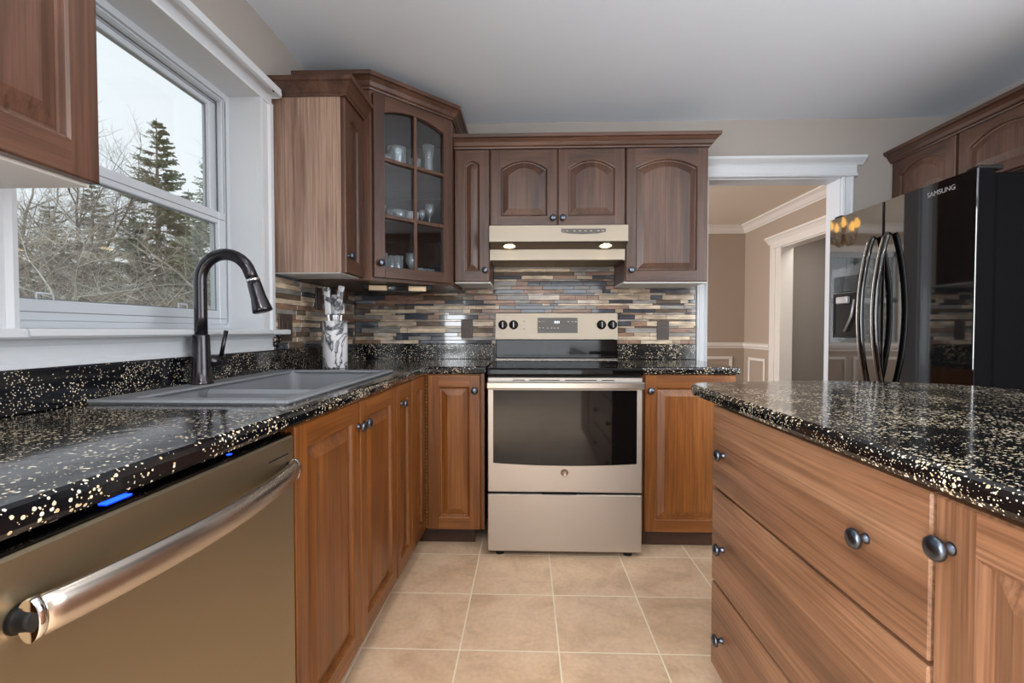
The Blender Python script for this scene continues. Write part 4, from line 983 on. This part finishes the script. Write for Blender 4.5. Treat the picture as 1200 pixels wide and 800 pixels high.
ch = thing('chandelier', 'brass candle-arm chandelier in the dining room, seen reflected in the refrigerator', 'chandelier', (.33, 4.95, ZC))
MB().lathe([(.06, 0), (.058, -.012), (.02, -.022), (0, -.024)], (0, 0, 0), (0, 0, 1), 20).build('ceiling_canopy', BRASS, ch)
MB().tube([(0, 0, -.02), (0, 0, -.22)], .006, 8).build('hanging_rod', BRASS, ch)
MB().lathe([(.0, -.20), (.015, -.21), (.030, -.26), (.014, -.31), (.022, -.36), (.028, -.40), (.008, -.44), (0, -.46)], (0, 0, 0), (0, 0, 1), 18).build('stem_column', BRASS, ch)
for i in range(5):
    a = 2 * PI * i / 5 + .3; ca, sa = math.cos(a), math.sin(a)
    am = MB().tube([(ca * r, sa * r, z) for r, z in ((.015, -.38), (.05, -.435), (.09, -.445), (.13, -.41), (.15, -.35))], .006, 8).build('arm', BRASS, ch)
    MB().lathe([(.008, 0), (.030, .006), (.030, .010), (.011, .012), (.011, .07), (0, .07)], (ca * .15, sa * .15, -.35), (0, 0, 1), 14).build('candle_cup', DTRIM, am)
    MB().lathe([(.012, 0), (.026, .02), (.030, .045), (.020, .075), (.004, .105), (0, .107)], (ca * .15, sa * .15, -.279), (0, 0, 1), 14).build('bulb', BULB, am)

# ------------------------------------------------------------------ outdoors
GZ = -1.0
gnd = struct(MB().box(-60, -25, GZ - .2, XL - .4, 60, GZ).box(XL - .4, DY + 1, GZ - .2, 40, 60, GZ).box(XL - .4, -25, GZ - .2, 40, YF - 1.5, GZ), 'ground', GRASS)
def conifer_mesh(h, seed, dens=1.0):
    r = random.Random(seed); fo = MB(); br = MB(); tk = MB()
    tk.tube([(0, 0, 0), (0, 0, h * .5), (0, 0, h)], [h * .016, h * .010, .01], 7)
    z = h * .08
    while z < h * .985:
        u = 1 - z / h; L0 = h * .24 * u ** .8 + .10
        for k_ in range(int(5 + 4 * dens)):
            a = r.random() * 2 * PI; L = L0 * r.uniform(.65, 1.1); ca, sa = math.cos(a), math.sin(a); rise = r.uniform(.0, .25) if u < .4 else r.uniform(-.22, .10)
            def bp_(t): return Vector((ca * L * t, sa * L * t, z + L * (rise * t - .28 * t * (1 - t) * (1.4 if u > .3 else .4))))
            br.tube([bp_(0), bp_(.55), bp_(1)], [.012 + .012 * u, .008, .003], 3, False)
            ns = max(4, int(L / .11 * dens))
            for s in range(1, ns + 1):
                t = .18 + .82 * s / ns; p = bp_(t); w2 = L * .26 * (1.15 - t) + .07
                for sd in (-1, 1):
                    sw = r.uniform(.45, 1.0); d = Vector((ca * .75 - sa * sd * sw, sa * .75 + ca * sd * sw, r.uniform(-.35, .25))).normalized()
                    e = p + d * w2 * r.uniform(.7, 1.3); side = d.cross(Vector((0, 0, 1))).normalized() * .03 + Vector((0, 0, .022))
                    mid = (p + e) / 2
                    fo.add([p, mid + side, e, mid - side], [(0, 1, 2, 3)])
                if r.random() < .6:
                    e = p + Vector((r.uniform(-.1, .1), r.uniform(-.1, .1), r.choice((-1, .7)) * w2 * .55)); mid = (p + e) / 2; side = Vector((sa, -ca, 0)) * .02
                    fo.add([p, mid + side, e, mid - side], [(0, 1, 2, 3)])
        z += h * .019 + .05
    return tk, br, fo
def bare_mesh(h, seed, spread=.6, depth=5, thick=.016, lean=0.1):
    r = random.Random(seed); tk = MB(); br = MB()
    def grow(mb, p, d, L, rad, lv):
        pts = [p]; q_ = p; dd = d
        k_ = 4 if lv < 2 else 3
        for i in range(k_):
            dd = (dd + Vector((r.uniform(-1, 1), r.uniform(-1, 1), r.uniform(-.5, .8))) * (.13 + .05 * lv)).normalized(); q_ = q_ + dd * (L / k_); pts.append(q_)
        mb.tube(pts, [rad * (1 - .55 * i / k_) for i in range(k_ + 1)], 6 if lv == 0 else (4 if lv < 2 else 3), False)
        if lv >= depth: return
        nb_ = r.randint(4, 6) if lv == 0 else r.randint(3, 4)
        for c in range(nb_):
            t = r.uniform(.35, 1.0) if lv == 0 else r.uniform(.3, 1.0); i = min(int(t * k_), k_ - 1); s = pts[i].lerp(pts[i + 1], t * k_ - i)
            a = r.random() * 2 * PI; od = Vector((math.cos(a), math.sin(a), r.uniform(-.2, .6))); nd = (dd * (1 - spread) + od * spread).normalized()
            grow(br, s, nd, L * r.uniform(.45, .72), rad * r.uniform(.36, .52), lv + 1)
        if lv < depth: grow(br, pts[-1], dd, L * .62, rad * .45, lv + 1)
    grow(tk, Vector((0, 0, 0)), Vector((lean, 0, 1)).normalized(), h * .48, h * thick, 0)
    return tk, br
def place_tree(parts, label, name, x, y, grp, sc=1, rz=0):
    t = thing(name, label, 'tree', (x, y, GZ), rz, grp); t.scale = (sc, sc, sc)
    for o in parts:
        c = o if o.parent is None and not o.get('used') else o.copy()
        if c is not o: COL.objects.link(c)
        else: o['used'] = 1
        c.parent = t
    return t
def con_parts(h, seed, m, dens=1.0):
    tk, br, fo = conifer_mesh(h, seed, dens)
    return [tk.build('trunk', BARKD, recalc=False), br.build('branches', BARKD, recalc=False), fo.build('foliage', m, recalc=False)]
def bare_parts(m, *a, **kw):
    tk, br = bare_mesh(*a, **kw); return [tk.build('trunk', m, recalc=False), br.build('branches', m, recalc=False)]
cA = con_parts(8.6, 3, NEEDLE, 1.5); cB = con_parts(8.0, 5, NEEDLB, .9); cC = con_parts(7.2, 9, NEEDLE, 1.3)
place_tree(cA, 'tall pointed spruce rising above the window meeting rail', 'spruce_tree', -11.3, 14.0, None)
place_tree(cC, 'green spruce at the right edge of the upper window pane', 'spruce_tree', -8.9, 13.0, None, 1.0, 1.0)
k_ = 0
for (x, y, s, src) in ((-17, 19.5, .95, cB), (-20, 19, 1.05, cC), (-15.5, 21, 1.0, cA), (-13.2, 20, .85, cB), (-23, 18, 1.0, cB), (-18.5, 16.2, .82, cC), (-12.5, 23, .9, cC), (-21.5, 22.5, 1.1, cA), (-11, 18.5, .8, cB), (-9.5, 17, .72, cA), (-14.6, 17.2, .7, cB), (-16.8, 14.6, .62, cB)):
    place_tree(src, 'dull green-brown conifer in the dense row behind the bare trees', 'conifer_tree', x, y, 'conifers in the woods behind', s, k_ * 1.3); k_ += 1
bA = bare_parts(BARK, 7.5, 21, spread=.62); bB = bare_parts(BARK, 6.5, 22, spread=.7, thick=.013); bC = bare_parts(BARKP, 5.0, 24, spread=.66, thick=.010, lean=.25)
bD = bare_parts(BARKD, 8.0, 27, spread=.55)
place_tree(bC, 'pale leaning birch with white branches at left of the lower pane', 'birch_tree', -7.6, 7.7, None, 1.0, 2.4)
place_tree(bC, 'pale birch with forked white branches at middle of the lower pane', 'birch_tree', -7.0, 9.2, None, .82, .5)
place_tree(bA, 'grey bare tree with a thick trunk at right of the lower pane', 'bare_tree', -7.2, 10.6, None, .78, 1.0)
k_ = 0
for (x, y, s, src) in ((-12, 12.2, .95, bD), (-11.5, 10.5, .9, bA), (-10.2, 12.6, .8, bB), (-13.5, 13.5, 1.0, bB), (-14.5, 12.6, 1.05, bA), (-9.4, 11.4, .62, bB), (-8.6, 12.0, .55, bA), (-10.5, 10.4, .7, bB), (-9.2, 9.0, .62, bA), (-12.8, 15.3, .9, bA)):
    place_tree(src, 'bare grey-twigged deciduous tree in the thicket beyond the window', 'bare_tree', x, y, 'bare trees in the thicket', s, k_ * 2.1); k_ += 1
